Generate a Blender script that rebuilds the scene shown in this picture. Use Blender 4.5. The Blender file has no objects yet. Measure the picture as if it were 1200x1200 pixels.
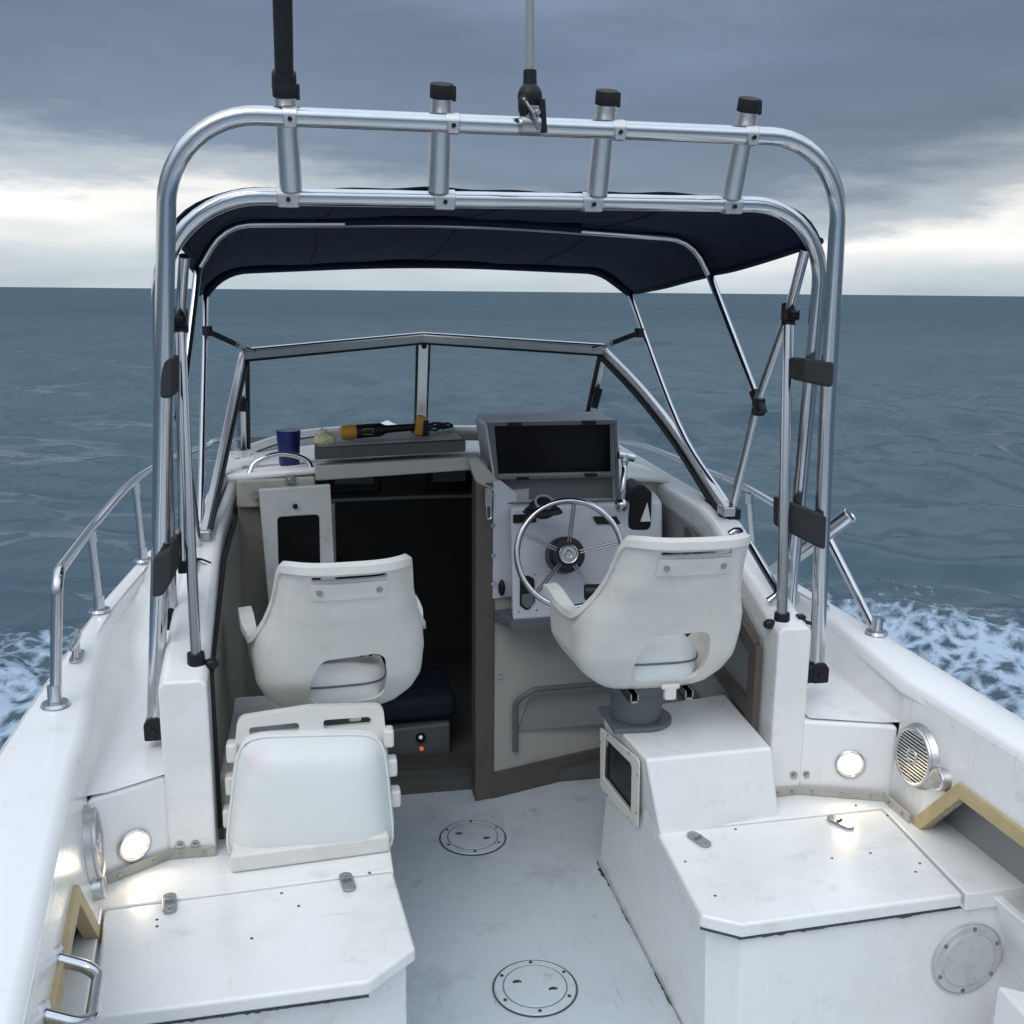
import bpy, bmesh, math, random
import numpy as np
from mathutils import Vector, Matrix, Quaternion
random.seed(7)
sc = bpy.context.scene
COL = sc.collection
R = math.radians

# ------------------------------------------------------------------ camera
F = 1200.0
PITCH = math.atan(258.5 / F); ROLL = R(0.53)
YAW = math.atan(240 / F * math.cos(PITCH)); EYE = Vector((0, 0, 1.75))
_fw = Vector((math.sin(YAW) * math.cos(PITCH), math.cos(YAW) * math.cos(PITCH), -math.sin(PITCH)))
_r = Vector((math.cos(YAW), -math.sin(YAW), 0)); _u = _r.cross(_fw)
RT = _r * math.cos(ROLL) + _u * math.sin(ROLL); UP = _u * math.cos(ROLL) - _r * math.sin(ROLL); FW = _fw
cam = bpy.data.objects.new('camera', bpy.data.cameras.new('camera')); COL.objects.link(cam)
cam.data.sensor_width = 36; cam.data.lens = 36.0; cam.data.clip_end = 30000; cam.data.clip_start = 0.02
m = Matrix((RT, UP, -FW)).transposed().to_4x4(); m.translation = EYE; cam.matrix_world = m
sc.camera = cam

def P(u, v, x=None, y=None, z=None):
    """survey: the point of the boat seen at photo coords (u, v) on the plane x, y or z = const"""
    D = FW + RT * ((u - 600) / F) + UP * ((600 - v) / F)
    if x is not None: t = (x - EYE.x) / D.x
    elif y is not None: t = (y - EYE.y) / D.y
    else: t = (z - EYE.z) / D.z
    return EYE + D * t

# ------------------------------------------------------------------ materials
def nodes(name):
    mt = bpy.data.materials.new(name); mt.use_nodes = True
    nt = mt.node_tree; b = nt.nodes['Principled BSDF']
    return mt, nt, b
def N(nt, t, **kw):
    n = nt.nodes.new(t)
    for k, v in kw.items():
        if k in n.inputs: n.inputs[k].default_value = v
        else: setattr(n, k, v)
    return n
def mat(name, col, rough=0.5, metal=0.0, var=0.12, scale=6.0, bump=0.0, bscale=60.0, rvar=0.1, dirt=None, dirt_amt=0.0, dscale=3.0, coat=0.0, spec=0.5):
    mt, nt, b = nodes(name); L = nt.links.new
    tc = N(nt, 'ShaderNodeTexCoord')
    n1 = N(nt, 'ShaderNodeTexNoise', Scale=scale, Detail=6.0, Roughness=0.6); L(tc.outputs['Object'], n1.inputs['Vector'])
    mx = N(nt, 'ShaderNodeMix', data_type='RGBA')
    c = Vector(col)
    mx.inputs['A'].default_value = (*(c * (1 - var)), 1); mx.inputs['B'].default_value = (*[min(1, q * (1 + var * .6)) for q in c], 1)
    L(n1.outputs['Fac'], mx.inputs['Factor']); out = mx.outputs['Result']
    if dirt:
        n2 = N(nt, 'ShaderNodeTexNoise', Scale=dscale, Detail=9.0, Roughness=0.72); L(tc.outputs['Object'], n2.inputs['Vector'])
        rp = N(nt, 'ShaderNodeValToRGB'); rp.color_ramp.elements[0].position = .52; rp.color_ramp.elements[1].position = .8
        rp.color_ramp.elements[1].color = (dirt_amt,) * 3 + (1,); L(n2.outputs['Fac'], rp.inputs['Fac'])
        m2 = N(nt, 'ShaderNodeMix', data_type='RGBA'); m2.inputs['B'].default_value = (*dirt, 1)
        L(rp.outputs['Color'], m2.inputs['Factor']); L(out, m2.inputs['A']); out = m2.outputs['Result']
    L(out, b.inputs['Base Color'])
    b.inputs['Metallic'].default_value = metal; b.inputs['Specular IOR Level'].default_value = spec
    b.inputs['Coat Weight'].default_value = coat; b.inputs['Coat Roughness'].default_value = .15
    mr = N(nt, 'ShaderNodeMapRange'); mr.inputs['To Min'].default_value = max(.02, rough - rvar); mr.inputs['To Max'].default_value = rough + rvar
    n3 = N(nt, 'ShaderNodeTexNoise', Scale=scale * 2.3, Detail=5.0); L(tc.outputs['Object'], n3.inputs['Vector']); L(n3.outputs['Fac'], mr.inputs['Value'])
    L(mr.outputs['Result'], b.inputs['Roughness'])
    if bump:
        nb = N(nt, 'ShaderNodeTexNoise', Scale=bscale, Detail=3.0); L(tc.outputs['Object'], nb.inputs['Vector'])
        bp = N(nt, 'ShaderNodeBump', Strength=bump, Distance=0.01); L(nb.outputs['Fac'], bp.inputs['Height']); L(bp.outputs['Normal'], b.inputs['Normal'])
    return mt
def scuffs(mt, col, amt=.3):
    nt = mt.node_tree; b = nt.nodes['Principled BSDF']; L = nt.links.new
    src = b.inputs['Base Color'].links[0].from_socket; tc = N(nt, 'ShaderNodeTexCoord')
    for sc_, rot, lo, hi, a_ in (((3, 46, 3), .5, .62, .72, amt), ((50, 4, 50), -.3, .63, .74, amt), ((1.2, 1.2, 5), 0, .55, .8, amt * .8), ((9, 9, 9), 0, .6, .74, amt)):
        mp = N(nt, 'ShaderNodeMapping'); mp.inputs['Scale'].default_value = sc_; mp.inputs['Rotation'].default_value = (0, 0, rot); L(tc.outputs['Object'], mp.inputs['Vector'])
        nz = N(nt, 'ShaderNodeTexNoise', Scale=1.3, Detail=7.0, Roughness=.65); L(mp.outputs[0], nz.inputs['Vector'])
        mr = N(nt, 'ShaderNodeMapRange'); mr.inputs['From Min'].default_value = lo; mr.inputs['From Max'].default_value = hi; mr.inputs['To Max'].default_value = a_; L(nz.outputs['Fac'], mr.inputs['Value'])
        m2 = N(nt, 'ShaderNodeMix', data_type='RGBA'); m2.inputs['B'].default_value = (*col, 1); L(mr.outputs['Result'], m2.inputs['Factor']); L(src, m2.inputs['A']); src = m2.outputs['Result']
    L(src, b.inputs['Base Color']); return mt
def speck(mt, col, scale, thr, amt=.8):
    """small chips and scuffs over an existing material"""
    nt = mt.node_tree; b = nt.nodes['Principled BSDF']; L = nt.links.new
    src = b.inputs['Base Color'].links[0].from_socket
    tc = N(nt, 'ShaderNodeTexCoord'); v = N(nt, 'ShaderNodeTexVoronoi', Scale=scale); L(tc.outputs['Object'], v.inputs['Vector'])
    nz = N(nt, 'ShaderNodeTexNoise', Scale=scale * .4, Detail=4.0); L(tc.outputs['Object'], nz.inputs['Vector'])
    ad = N(nt, 'ShaderNodeMath', operation='MULTIPLY_ADD'); L(nz.outputs['Fac'], ad.inputs[0]); ad.inputs[1].default_value = 1.0; L(v.outputs['Distance'], ad.inputs[2])
    lt = N(nt, 'ShaderNodeMath', operation='LESS_THAN'); L(ad.outputs[0], lt.inputs[0]); lt.inputs[1].default_value = thr
    ml = N(nt, 'ShaderNodeMath', operation='MULTIPLY'); L(lt.outputs[0], ml.inputs[0]); ml.inputs[1].default_value = amt
    m2 = N(nt, 'ShaderNodeMix', data_type='RGBA'); m2.inputs['B'].default_value = (*col, 1)
    L(ml.outputs[0], m2.inputs['Factor']); L(src, m2.inputs['A']); L(m2.outputs['Result'], b.inputs['Base Color'])
    return mt

M = {}
M['gel'] = speck(mat('white_gelcoat', (.8, .8, .79), .28, var=.05, scale=2.5, bump=.03, bscale=9, dirt=(.5, .46, .38), dirt_amt=.4, dscale=2.2, coat=.45), (.12, .1, .08), 13, .37, .8)
M['gel_clean'] = mat('white_hull_paint', (.82, .82, .82), .36, var=.04, scale=2, dirt=(.6, .56, .5), dirt_amt=.22, coat=.35, rvar=.05)
M['floor'] = speck(mat('grey_white_cockpit_floor', (.58, .635, .68), .5, var=.14, scale=3.2, bump=.25, bscale=240, dirt=(.17, .19, .21), dirt_amt=.6, dscale=3.4), (.06, .06, .06), 11, .37, .7)
scuffs(M['gel'], (.42, .38, .31), .42); scuffs(M['gel_clean'], (.5, .48, .43), .25); scuffs(M['floor'], (.2, .21, .22), .5)
M['plate'] = mat('grey_white_plastic', (.55, .56, .55), .45, var=.1, scale=9, dirt=(.25, .24, .2), dirt_amt=.6, dscale=14)
M['cream'] = mat('cream_plastic', (.72, .70, .62), .45, var=.08, dirt=(.4, .36, .25), dirt_amt=.5, dscale=9)
M['shell'] = mat('moulded_white_plastic', (.7, .685, .64), .34, var=.06, scale=3, bump=.05, bscale=35, dirt=(.42, .39, .33), dirt_amt=.5, dscale=4)
scuffs(M['shell'], (.42, .39, .33), .25)
M['vinyl'] = mat('white_vinyl', (.72, .74, .73), .45, var=.05, scale=5, bump=.12, bscale=160, dirt=(.6, .5, .5), dirt_amt=.3, dscale=5)
M['steel'] = mat('polished_stainless', (.6, .61, .63), .16, 1.0, var=.1, scale=20, rvar=.06)
M['alu'] = mat('brushed_aluminium', (.62, .62, .62), .36, 1.0, var=.12, scale=24, rvar=.08, bump=.05, bscale=200)
M['canvas'] = mat('navy_canvas', (.015, .023, .048), .85, var=.3, scale=8, bump=.3, bscale=420, spec=.2)
M['black'] = mat('black_plastic', (.011, .011, .013), .42, var=.3, scale=20, spec=.3)
M['rubber'] = mat('black_rubber', (.01, .01, .011), .7, var=.3, scale=30)
M['wrap'] = mat('dark_grey_cloth_wrap', (.03, .031, .032), .85, var=.15, scale=30, bump=.2, bscale=300)
M['teak'] = mat('weathered_brown_wood', (.115, .098, .086), .6, var=.3, scale=12, bump=.1, bscale=50)
M['greywood'] = mat('grey_weathered_trim', (.075, .07, .064), .6, var=.2, scale=14, bump=.1, bscale=60)
M['paleTrim'] = mat('pale_grey_trim', (.42, .40, .36), .5, var=.15, scale=9, dirt=(.15, .13, .11), dirt_amt=.5, dscale=8)
M['liner'] = mat('beige_carpet_liner', (.27, .255, .225), .9, var=.25, scale=16, bump=.3, bscale=160)
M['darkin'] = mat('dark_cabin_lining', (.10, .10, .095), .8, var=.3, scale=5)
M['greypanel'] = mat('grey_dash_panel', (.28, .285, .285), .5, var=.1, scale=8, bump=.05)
M['offwhite'] = mat('warm_off_white_panel', (.46, .445, .41), .5, var=.08, scale=5, dirt=(.25, .23, .19), dirt_amt=.5, dscale=4)
M['slate'] = mat('slate_grey_plastic', (.12, .135, .145), .45, var=.12, scale=8)
M['ply'] = mat('tan_plywood_edge', (.48, .38, .2), .6, var=.22, scale=18, bump=.1, bscale=90, dirt=(.2, .15, .08), dirt_amt=.6, dscale=10)
M['plexi'] = mat('smoked_plexiglass', (.006, .006, .007), .22, var=.2, spec=.18)
M['consolewhite'] = mat('blue_white_console', (.56, .58, .62), .45, var=.06, scale=6, dirt=(.3, .3, .3), dirt_amt=.3, dscale=5)
M['dashgrey'] = mat('dark_olive_grey_plastic', (.13, .135, .135), .5, var=.12, scale=8)
M['navy'] = mat('navy_cushion_cloth', (.008, .010, .028), .85, var=.3, scale=14, bump=.2, bscale=200)
M['navyplastic'] = mat('blue_plastic', (.010, .02, .12), .3, var=.2, scale=16)
M['orange'] = mat('orange_yellow_plastic', (.6, .28, .03), .45, var=.15, scale=18)
M['sponge'] = mat('pale_yellow_sponge', (.66, .62, .38), .9, var=.15, scale=30, bump=.6, bscale=120)
M['chrome_dk'] = mat('tarnished_chrome', (.4, .4, .4), .25, 1.0, var=.35, scale=18, rvar=.1)
M['caulk'] = mat('dark_sealant', (.05, .05, .05), .7, var=.3, scale=20)
M['red'] = mat('red_indicator', (.5, .04, .03), .3)
M['whitelabel'] = mat('white_label', (.75, .75, .74), .4, var=.03)

mt, nt, b = nodes('clear_glass')
for n in list(nt.nodes):
    if n.type != 'OUTPUT_MATERIAL': nt.nodes.remove(n)
o_ = [n for n in nt.nodes][0]
tr = N(nt, 'ShaderNodeBsdfTransparent'); tr.inputs['Color'].default_value = (.93, .96, .95, 1)
gl = N(nt, 'ShaderNodeBsdfGlossy', Roughness=.03); lw_ = N(nt, 'ShaderNodeLayerWeight', Blend=.5); pw_ = N(nt, 'ShaderNodeMath', operation='POWER'); nt.links.new(lw_.outputs['Facing'], pw_.inputs[0]); pw_.inputs[1].default_value = 4.0; fr = N(nt, 'ShaderNodeMath', operation='MULTIPLY_ADD'); nt.links.new(pw_.outputs[0], fr.inputs[0]); fr.inputs[1].default_value = .6; fr.inputs[2].default_value = .02
tcg = N(nt, 'ShaderNodeTexCoord'); ng = N(nt, 'ShaderNodeTexNoise', Scale=5.0, Detail=6.0); nt.links.new(tcg.outputs['Object'], ng.inputs['Vector'])
df = N(nt, 'ShaderNodeBsdfDiffuse'); df.inputs['Color'].default_value = (.6, .63, .64, 1)
rg = N(nt, 'ShaderNodeMapRange'); rg.inputs['From Min'].default_value = .45; rg.inputs['From Max'].default_value = .8; rg.inputs['To Min'].default_value = .015; rg.inputs['To Max'].default_value = .15
nt.links.new(ng.outputs['Fac'], rg.inputs['Value'])
m0 = N(nt, 'ShaderNodeMixShader'); nt.links.new(rg.outputs['Result'], m0.inputs['Fac']); nt.links.new(tr.outputs[0], m0.inputs[1]); nt.links.new(df.outputs[0], m0.inputs[2])
m1 = N(nt, 'ShaderNodeMixShader'); nt.links.new(fr.outputs[0], m1.inputs['Fac']); nt.links.new(m0.outputs[0], m1.inputs[1]); nt.links.new(gl.outputs[0], m1.inputs[2])
nt.links.new(m1.outputs[0], o_.inputs['Surface']); M['glass'] = mt

mt, nt, b = nodes('lit_lamp_lens'); b.inputs['Base Color'].default_value = (.9, .88, .8, 1); b.inputs['Emission Color'].default_value = (1, .86, .62, 1)
tcg = N(nt, 'ShaderNodeTexCoord'); ng = N(nt, 'ShaderNodeTexVoronoi', Scale=70.0); nt.links.new(tcg.outputs['Object'], ng.inputs['Vector'])
rg = N(nt, 'ShaderNodeMapRange'); rg.inputs['From Max'].default_value = .6; rg.inputs['To Min'].default_value = 2.6; rg.inputs['To Max'].default_value = .9
nt.links.new(ng.outputs['Distance'], rg.inputs['Value']); nt.links.new(rg.outputs['Result'], b.inputs['Emission Strength']); M['lens'] = mt
mt, nt, b = nodes('red_indicator_light'); b.inputs['Base Color'].default_value = (.6, .05, .03, 1); b.inputs['Emission Color'].default_value = (1, .2, .1, 1); b.inputs['Emission Strength'].default_value = .5; M['led'] = mt

# ------------------------------------------------------------------ mesh helpers
V = Vector
class MB:
    def __init__(s): s.bm = bmesh.new()
    def box(s, c, d, rot=None):
        r = bmesh.ops.create_cube(s.bm, size=1.0)
        mm = Matrix.Translation(V(c)) @ (rot.to_4x4() if rot else Matrix.Identity(4)) @ Matrix.Diagonal((*d, 1))
        bmesh.ops.transform(s.bm, matrix=mm, verts=r['verts']); return s
    def cyl(s, a, b_, r0, r1=None, n=20, caps=True):
        a, b_ = V(a), V(b_); d = b_ - a
        r = bmesh.ops.create_cone(s.bm, cap_ends=caps, segments=n, radius1=r0, radius2=r0 if r1 is None else r1, depth=d.length)
        mm = Matrix.Translation((a + b_) / 2) @ d.to_track_quat('Z', 'Y').to_matrix().to_4x4()
        bmesh.ops.transform(s.bm, matrix=mm, verts=r['verts']); return s
    def ball(s, c, d, n=16):
        r = bmesh.ops.create_uvsphere(s.bm, u_segments=n, v_segments=n // 2 + 2, radius=1)
        bmesh.ops.transform(s.bm, matrix=Matrix.Translation(V(c)) @ Matrix.Diagonal((*d, 1)), verts=r['verts']); return s
    def prism(s, pts, vec):
        vec = V(vec); a = [s.bm.verts.new(V(p)) for p in pts]; b_ = [s.bm.verts.new(V(p) + vec) for p in pts]
        s.bm.faces.new(a); s.bm.faces.new(b_[::-1])
        n = len(a)
        for i in range(n): s.bm.faces.new((a[i], b_[i], b_[(i + 1) % n], a[(i + 1) % n]))
        return s
    def sheet(s, rows, close=False):
        g = [[s.bm.verts.new(V(p)) for p in r] for r in rows]
        for i in range(len(g) - 1):
            m_ = len(g[i])
            for j in range(m_ if close else m_ - 1):
                s.bm.faces.new((g[i][j], g[i][(j + 1) % m_], g[i + 1][(j + 1) % m_], g[i + 1][j]))
        return g
    def loft(s, rings):
        g = s.sheet(rings, close=True)
        s.bm.faces.new(g[0][::-1]); s.bm.faces.new(g[-1]); return s
    def tube(s, pts, r, n=14, closed=False, caps=True):
        pts = [V(p) for p in pts]; k = len(pts); rows = []
        t0 = (pts[1] - pts[0]).normalized(); ref = V((0, 0, 1)) if abs(t0.z) < .9 else V((1, 0, 0)); nrm = t0.cross(ref).normalized(); prev = t0
        for i, p in enumerate(pts):
            if closed: t = (pts[(i + 1) % k] - pts[i - 1]).normalized()
            else: t = (pts[min(i + 1, k - 1)] - pts[max(i - 1, 0)]).normalized()
            nrm = prev.rotation_difference(t) @ nrm; nrm = (nrm - t * nrm.dot(t)).normalized(); prev = t; bn = t.cross(nrm)
            rr = r[i] if isinstance(r, (list, tuple)) else r
            rows.append([p + (nrm * math.cos(q) + bn * math.sin(q)) * rr for q in [2 * math.pi * j / n for j in range(n)]])
        if closed: rows.append(rows[0])
        g = s.sheet(rows, close=True)
        if not closed and caps: s.bm.faces.new(g[0][::-1]); s.bm.faces.new(g[-1])
        if closed: bmesh.ops.remove_doubles(s.bm, verts=s.bm.verts, dist=1e-6)
        return s
def fillet(pts, r, n=10):
    pts = [V(p) for p in pts]; out = [pts[0]]
    for i in range(1, len(pts) - 1):
        a, b_, c = pts[i - 1], pts[i], pts[i + 1]; u, w = (a - b_), (c - b_)
        ang = u.angle(w); rr = r[i - 1] if isinstance(r, (list, tuple)) else r
        d = min(rr / math.tan(ang / 2), u.length * .48 if i > 1 else u.length * .95, w.length * .48 if i < len(pts) - 2 else w.length * .95)
        p0, p2 = b_ + u.normalized() * d, b_ + w.normalized() * d
        for j in range(n + 1):
            t = j / n; out.append(p0 * (1 - t) ** 2 * 1 + b_ * 2 * t * (1 - t) * 1 + p2 * t * t) if ang < 0 else out.append(arc(p0, b_, p2, t, ang))
    out.append(pts[-1]); return out
def arc(p0, b_, p2, t, ang):
    w = math.sin(ang / 2); a, bb, c = (1 - t) ** 2, 2 * t * (1 - t) * w, t * t
    return (p0 * a + b_ * bb + p2 * c) / (a + bb + c)
def spline(pts, n=8):
    pts = [V(p) for p in pts]; out = []
    q = [pts[0] * 2 - pts[1]] + pts + [pts[-1] * 2 - pts[-2]]
    for i in range(1, len(q) - 2):
        for j in range(n):
            t = j / n
            out.append(.5 * ((2 * q[i]) + (q[i + 1] - q[i - 1]) * t + (2 * q[i - 1] - 5 * q[i] + 4 * q[i + 1] - q[i + 2]) * t * t + (3 * q[i] - q[i - 1] - 3 * q[i + 1] + q[i + 2]) * t ** 3))
    out.append(pts[-1]); return out

def rootloc(o):
    l = V((0, 0, 0))
    while o: l += o.location; o = o.parent
    return l
SPLIT = {'bow_sleeve', 'support_leg', 'main_bow', 'hinge_lug', 'screw', 'bolt', 'hinge', 'rivet', 'clamp_bolt', 'wheel_bolt'}
def islands(bm):
    seen = set(); out = []
    for v in bm.verts:
        if v in seen: continue
        st = [v]; seen.add(v); comp = []
        while st:
            q = st.pop(); comp.append(q)
            for e in q.link_edges:
                w_ = e.other_vert(q)
                if w_ not in seen: seen.add(w_); st.append(w_)
        out.append(comp)
    return out
def obj(name, mb, mtl, parent=None, bevel=0, smooth=35, sub=0, solid=0, label=None, seg=2):
    bm = mb.bm
    if name in SPLIT:
        comps = islands(bm)
        if len(comps) > 1:
            o = None
            for c in comps:
                nb = MB(); mp_ = {v: nb.bm.verts.new(v.co) for v in c}
                for f in {f for v in c for f in v.link_faces}: nb.bm.faces.new([mp_[v] for v in f.verts])
                o = obj(name, nb, mtl, parent, bevel, smooth, sub, solid, label, seg)
            bm.free(); return o
    bmesh.ops.recalc_face_normals(bm, faces=bm.faces)
    base = rootloc(parent)
    if base.length: bmesh.ops.translate(bm, verts=bm.verts, vec=-base)
    me = bpy.data.meshes.new(name); bm.to_mesh(me); bm.free()
    o = bpy.data.objects.new(name, me); COL.objects.link(o); me.materials.append(M[mtl] if isinstance(mtl, str) else mtl)
    o.parent = parent
    if smooth:
        me.shade_smooth(); me.set_sharp_from_angle(angle=R(smooth)) if not (sub) else None
    if solid: md = o.modifiers.new('s', 'SOLIDIFY'); md.thickness = solid; md.offset = 0
    if bevel:
        md = o.modifiers.new('b', 'BEVEL'); md.width = bevel; md.segments = seg; md.limit_method = 'ANGLE'; md.angle_limit = R(40); md.harden_normals = True
    if sub: md = o.modifiers.new('u', 'SUBSURF'); md.levels = sub; md.render_levels = sub
    if label: o['label'] = label
    return o
def cut(o, *cutters):
    """boolean-subtract builders (world coordinates) from o, baking its modifiers"""
    base = rootloc(o.parent); tmp = []
    for c in cutters:
        bm = c.bm; bmesh.ops.recalc_face_normals(bm, faces=bm.faces)
        if base.length: bmesh.ops.translate(bm, verts=bm.verts, vec=-base)
        me = bpy.data.meshes.new('t'); bm.to_mesh(me); bm.free(); q = bpy.data.objects.new('t', me); COL.objects.link(q); q.parent = o.parent; tmp.append(q)
        md = o.modifiers.new('c', 'BOOLEAN'); md.operation = 'DIFFERENCE'; md.solver = 'EXACT'; md.object = q
    bev = [md for md in o.modifiers if md.type == 'BEVEL']
    bw = bev[0].width if bev else 0
    for md in bev: o.modifiers.remove(md)
    dg = bpy.context.evaluated_depsgraph_get(); dg.update()
    me = bpy.data.meshes.new_from_object(o.evaluated_get(dg)); o.modifiers.clear(); o.data = me
    for q in tmp: bpy.data.objects.remove(q)
    me.set_sharp_from_angle(angle=R(35))
    if bw:
        md = o.modifiers.new('b', 'BEVEL'); md.width = bw; md.segments = 2; md.limit_method = 'ANGLE'; md.angle_limit = R(40); md.harden_normals = True
    return o
def thing(name, label, cat, loc, group=None):
    o = bpy.data.objects.new(name, None); COL.objects.link(o); o.location = loc; o.empty_display_size = .1
    o['label'] = label; o['category'] = cat
    if group: o['group'] = group
    return o
def tag(o, label, cat, group=None):
    o['label'] = label; o['category'] = cat
    if group: o['group'] = group
    return o
def rrect(w, h, r, n=6):
    """rounded rectangle outline in 2D, centred"""
    out = []
    for cx, cy, a0 in ((w / 2 - r, h / 2 - r, 0), (-w / 2 + r, h / 2 - r, 90), (-w / 2 + r, -h / 2 + r, 180), (w / 2 - r, -h / 2 + r, 270)):
        for j in range(n + 1):
            a = R(a0 + 90 * j / n); out.append((cx + r * math.cos(a), cy + r * math.sin(a)))
    return out
def roundpoly(pts, r, n=5):
    """3D closed polygon with rounded corners"""
    pts = [V(p) for p in pts]; k = len(pts); out = []
    for i in range(k):
        a, b_, c = pts[i - 1], pts[i], pts[(i + 1) % k]; u, w = a - b_, c - b_; ang = u.angle(w)
        d = min(r / math.tan(ang / 2), u.length * .45, w.length * .45); p0, p2 = b_ + u.normalized() * d, b_ + w.normalized() * d
        out += [arc(p0, b_, p2, j / n, ang) for j in range(n + 1)]
    return out
def lerp(a, b_, t): return V(a) * (1 - t) + V(b_) * t

XC = .48
WATER = -.45

# ------------------------------------------------------------------ sea
def sea():
    th = np.concatenate([np.arange(-58, 70, .125), np.arange(70, 302, 4.0)]) * math.pi / 180
    rr = [1.2]
    while rr[-1] < 9000: rr.append(rr[-1] * (1.0105 if rr[-1] < 90 else 1.013 if rr[-1] < 500 else 1.05))
    rr = np.array(rr); nt_, nr = len(th), len(rr)
    A, B = np.meshgrid(rr, th, indexing='ij')
    X = A * np.sin(B); Y = A * np.cos(B); Z = np.zeros_like(X)
    dr = np.gradient(rr)[:, None] * np.ones_like(A)
    dth = np.gradient(th)[None, :] * A
    cell = np.maximum(dr, np.minimum(dth, dr * 3))
    rng = np.random.default_rng(11)
    DX = np.zeros_like(X); DY = np.zeros_like(X)
    nw = 200
    lam = np.exp(rng.uniform(np.log(.26), np.log(10), nw))
    ang = R(200) + rng.normal(0, .42, nw)
    for l, a in zip(lam, ang):
        k = 2 * math.pi / l; amp = .0070 * min(l, 2.2)
        ph = rng.uniform(0, 6.28)
        kx, ky = math.sin(a), math.cos(a)
        f = np.clip((l / (2.2 * cell)) - .6, 0, 1)
        arg = k * (kx * X + ky * Y) + ph
        s_, c_ = np.sin(arg), np.cos(arg)
        Z += amp * f * c_; DX -= .55 * amp * f * kx * s_; DY -= .55 * amp * f * ky * s_
    # gusts: patches of rougher and calmer water
    g = .75 + .35 * np.sin(X * .21 + Y * .11 + 1) * np.sin(Y * .17 - X * .06 + 2) + .2 * np.sin(Y * .045 + X * .02)
    Z *= g
    w = np.abs(X - XC)
    yb = np.where(X < XC, 7.5 - .25 * np.maximum(0, w - 3), 6.95 - .8 * (w - 3.1))
    foam = np.clip((yb - Y) / 1.7, 0, 1) * np.clip((6.5 - w) / 2.5, 0, 1) * (Y > -30)
    # lumpy spray water in the wake
    for i in range(60):
        l = math.exp(rng.uniform(math.log(.12), math.log(.8))); a = rng.uniform(0, 6.28); k = 2 * math.pi / l
        Z += foam * .0075 * l ** .5 * np.cos(k * (math.sin(a) * X + math.cos(a) * Y) + rng.uniform(0, 6.28)) * np.clip(l / (2 * cell) - .5, 0, 1)
    Z += foam * .06
    near = np.clip((A - 1.2) / 1.0, 0, 1); Z *= near
    co = np.stack([X + DX * near, Y + DY * near, Z + WATER], -1).reshape(-1, 3)
    i, j = np.meshgrid(np.arange(nr - 1), np.arange(nt_), indexing='ij'); j2 = (j + 1) % nt_
    f = np.stack([i * nt_ + j, i * nt_ + j2, (i + 1) * nt_ + j2, (i + 1) * nt_ + j], -1).reshape(-1, 4)
    f = f[:, ::-1]
    me = bpy.data.meshes.new('sea'); me.vertices.add(len(co)); me.vertices.foreach_set('co', co.astype('f').ravel())
    me.loops.add(f.size); me.loops.foreach_set('vertex_index', f.astype('i').ravel())
    me.polygons.add(len(f)); me.polygons.foreach_set('loop_start', np.arange(0, f.size, 4, dtype='i')); me.update(calc_edges=True)
    at = me.attributes.new('foam', 'FLOAT', 'POINT'); at.data.foreach_set('value', foam.astype('f').ravel())
    at = me.attributes.new('crest', 'FLOAT', 'POINT'); at.data.foreach_set('value', Z.astype('f').ravel())
    chop = np.clip((cell - .07) / 1.0, 0, 1) ** .8
    at = me.attributes.new('chop', 'FLOAT', 'POINT'); at.data.foreach_set('value', chop.astype('f').ravel())
    me.shade_smooth()
    o = bpy.data.objects.new('sea', me); COL.objects.link(o); o['kind'] = 'structure'
    mt, nt, b = nodes('sea_water'); L = nt.links.new
    geo = N(nt, 'ShaderNodeNewGeometry'); at = N(nt, 'ShaderNodeAttribute', attribute_name='foam')
    # foam: lacy cells that close up where the wake is dense
    n0 = N(nt, 'ShaderNodeTexNoise', Scale=1.6, Detail=8.0, Roughness=.65); L(geo.outputs['Position'], n0.inputs['Vector'])
    wv = N(nt, 'ShaderNodeMix', data_type='RGBA'); wv.inputs['Factor'].default_value = .12; L(geo.outputs['Position'], wv.inputs['A']); L(n0.outputs['Color'], wv.inputs['B'])
    v1 = N(nt, 'ShaderNodeTexVoronoi', Scale=8.0, feature='DISTANCE_TO_EDGE'); L(wv.outputs['Result'], v1.inputs['Vector'])
    n1 = N(nt, 'ShaderNodeTexNoise', Scale=12.0, Detail=9.0, Roughness=.75); L(geo.outputs['Position'], n1.inputs['Vector'])
    a1 = N(nt, 'ShaderNodeMath', operation='MULTIPLY_ADD'); L(v1.outputs['Distance'], a1.inputs[0]); a1.inputs[1].default_value = -.9; L(n1.outputs['Fac'], a1.inputs[2])
    a2 = N(nt, 'ShaderNodeMath', operation='MULTIPLY_ADD'); L(n0.outputs['Fac'], a2.inputs[0]); a2.inputs[1].default_value = .8; L(a1.outputs[0], a2.inputs[2])
    a3 = N(nt, 'ShaderNodeMath', operation='MULTIPLY_ADD'); L(at.outputs['Fac'], a3.inputs[0]); a3.inputs[1].default_value = .52; L(a2.outputs[0], a3.inputs[2])
    mr = N(nt, 'ShaderNodeMapRange'); mr.inputs['From Min'].default_value = 1.14; mr.inputs['From Max'].default_value = 1.40; L(a3.outputs[0], mr.inputs['Value'])
    ml = N(nt, 'ShaderNodeMath', operation='MULTIPLY', use_clamp=True); L(mr.outputs['Result'], ml.inputs[0]); gt = N(nt, 'ShaderNodeMath', operation='GREATER_THAN'); L(at.outputs['Fac'], gt.inputs[0]); gt.inputs[1].default_value = .01; L(gt.outputs[0], ml.inputs[1])
    # water body colour: patches of greener, more aerated water
    n2 = N(nt, 'ShaderNodeTexNoise', Scale=.12, Detail=4.0); L(geo.outputs['Position'], n2.inputs['Vector'])
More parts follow.
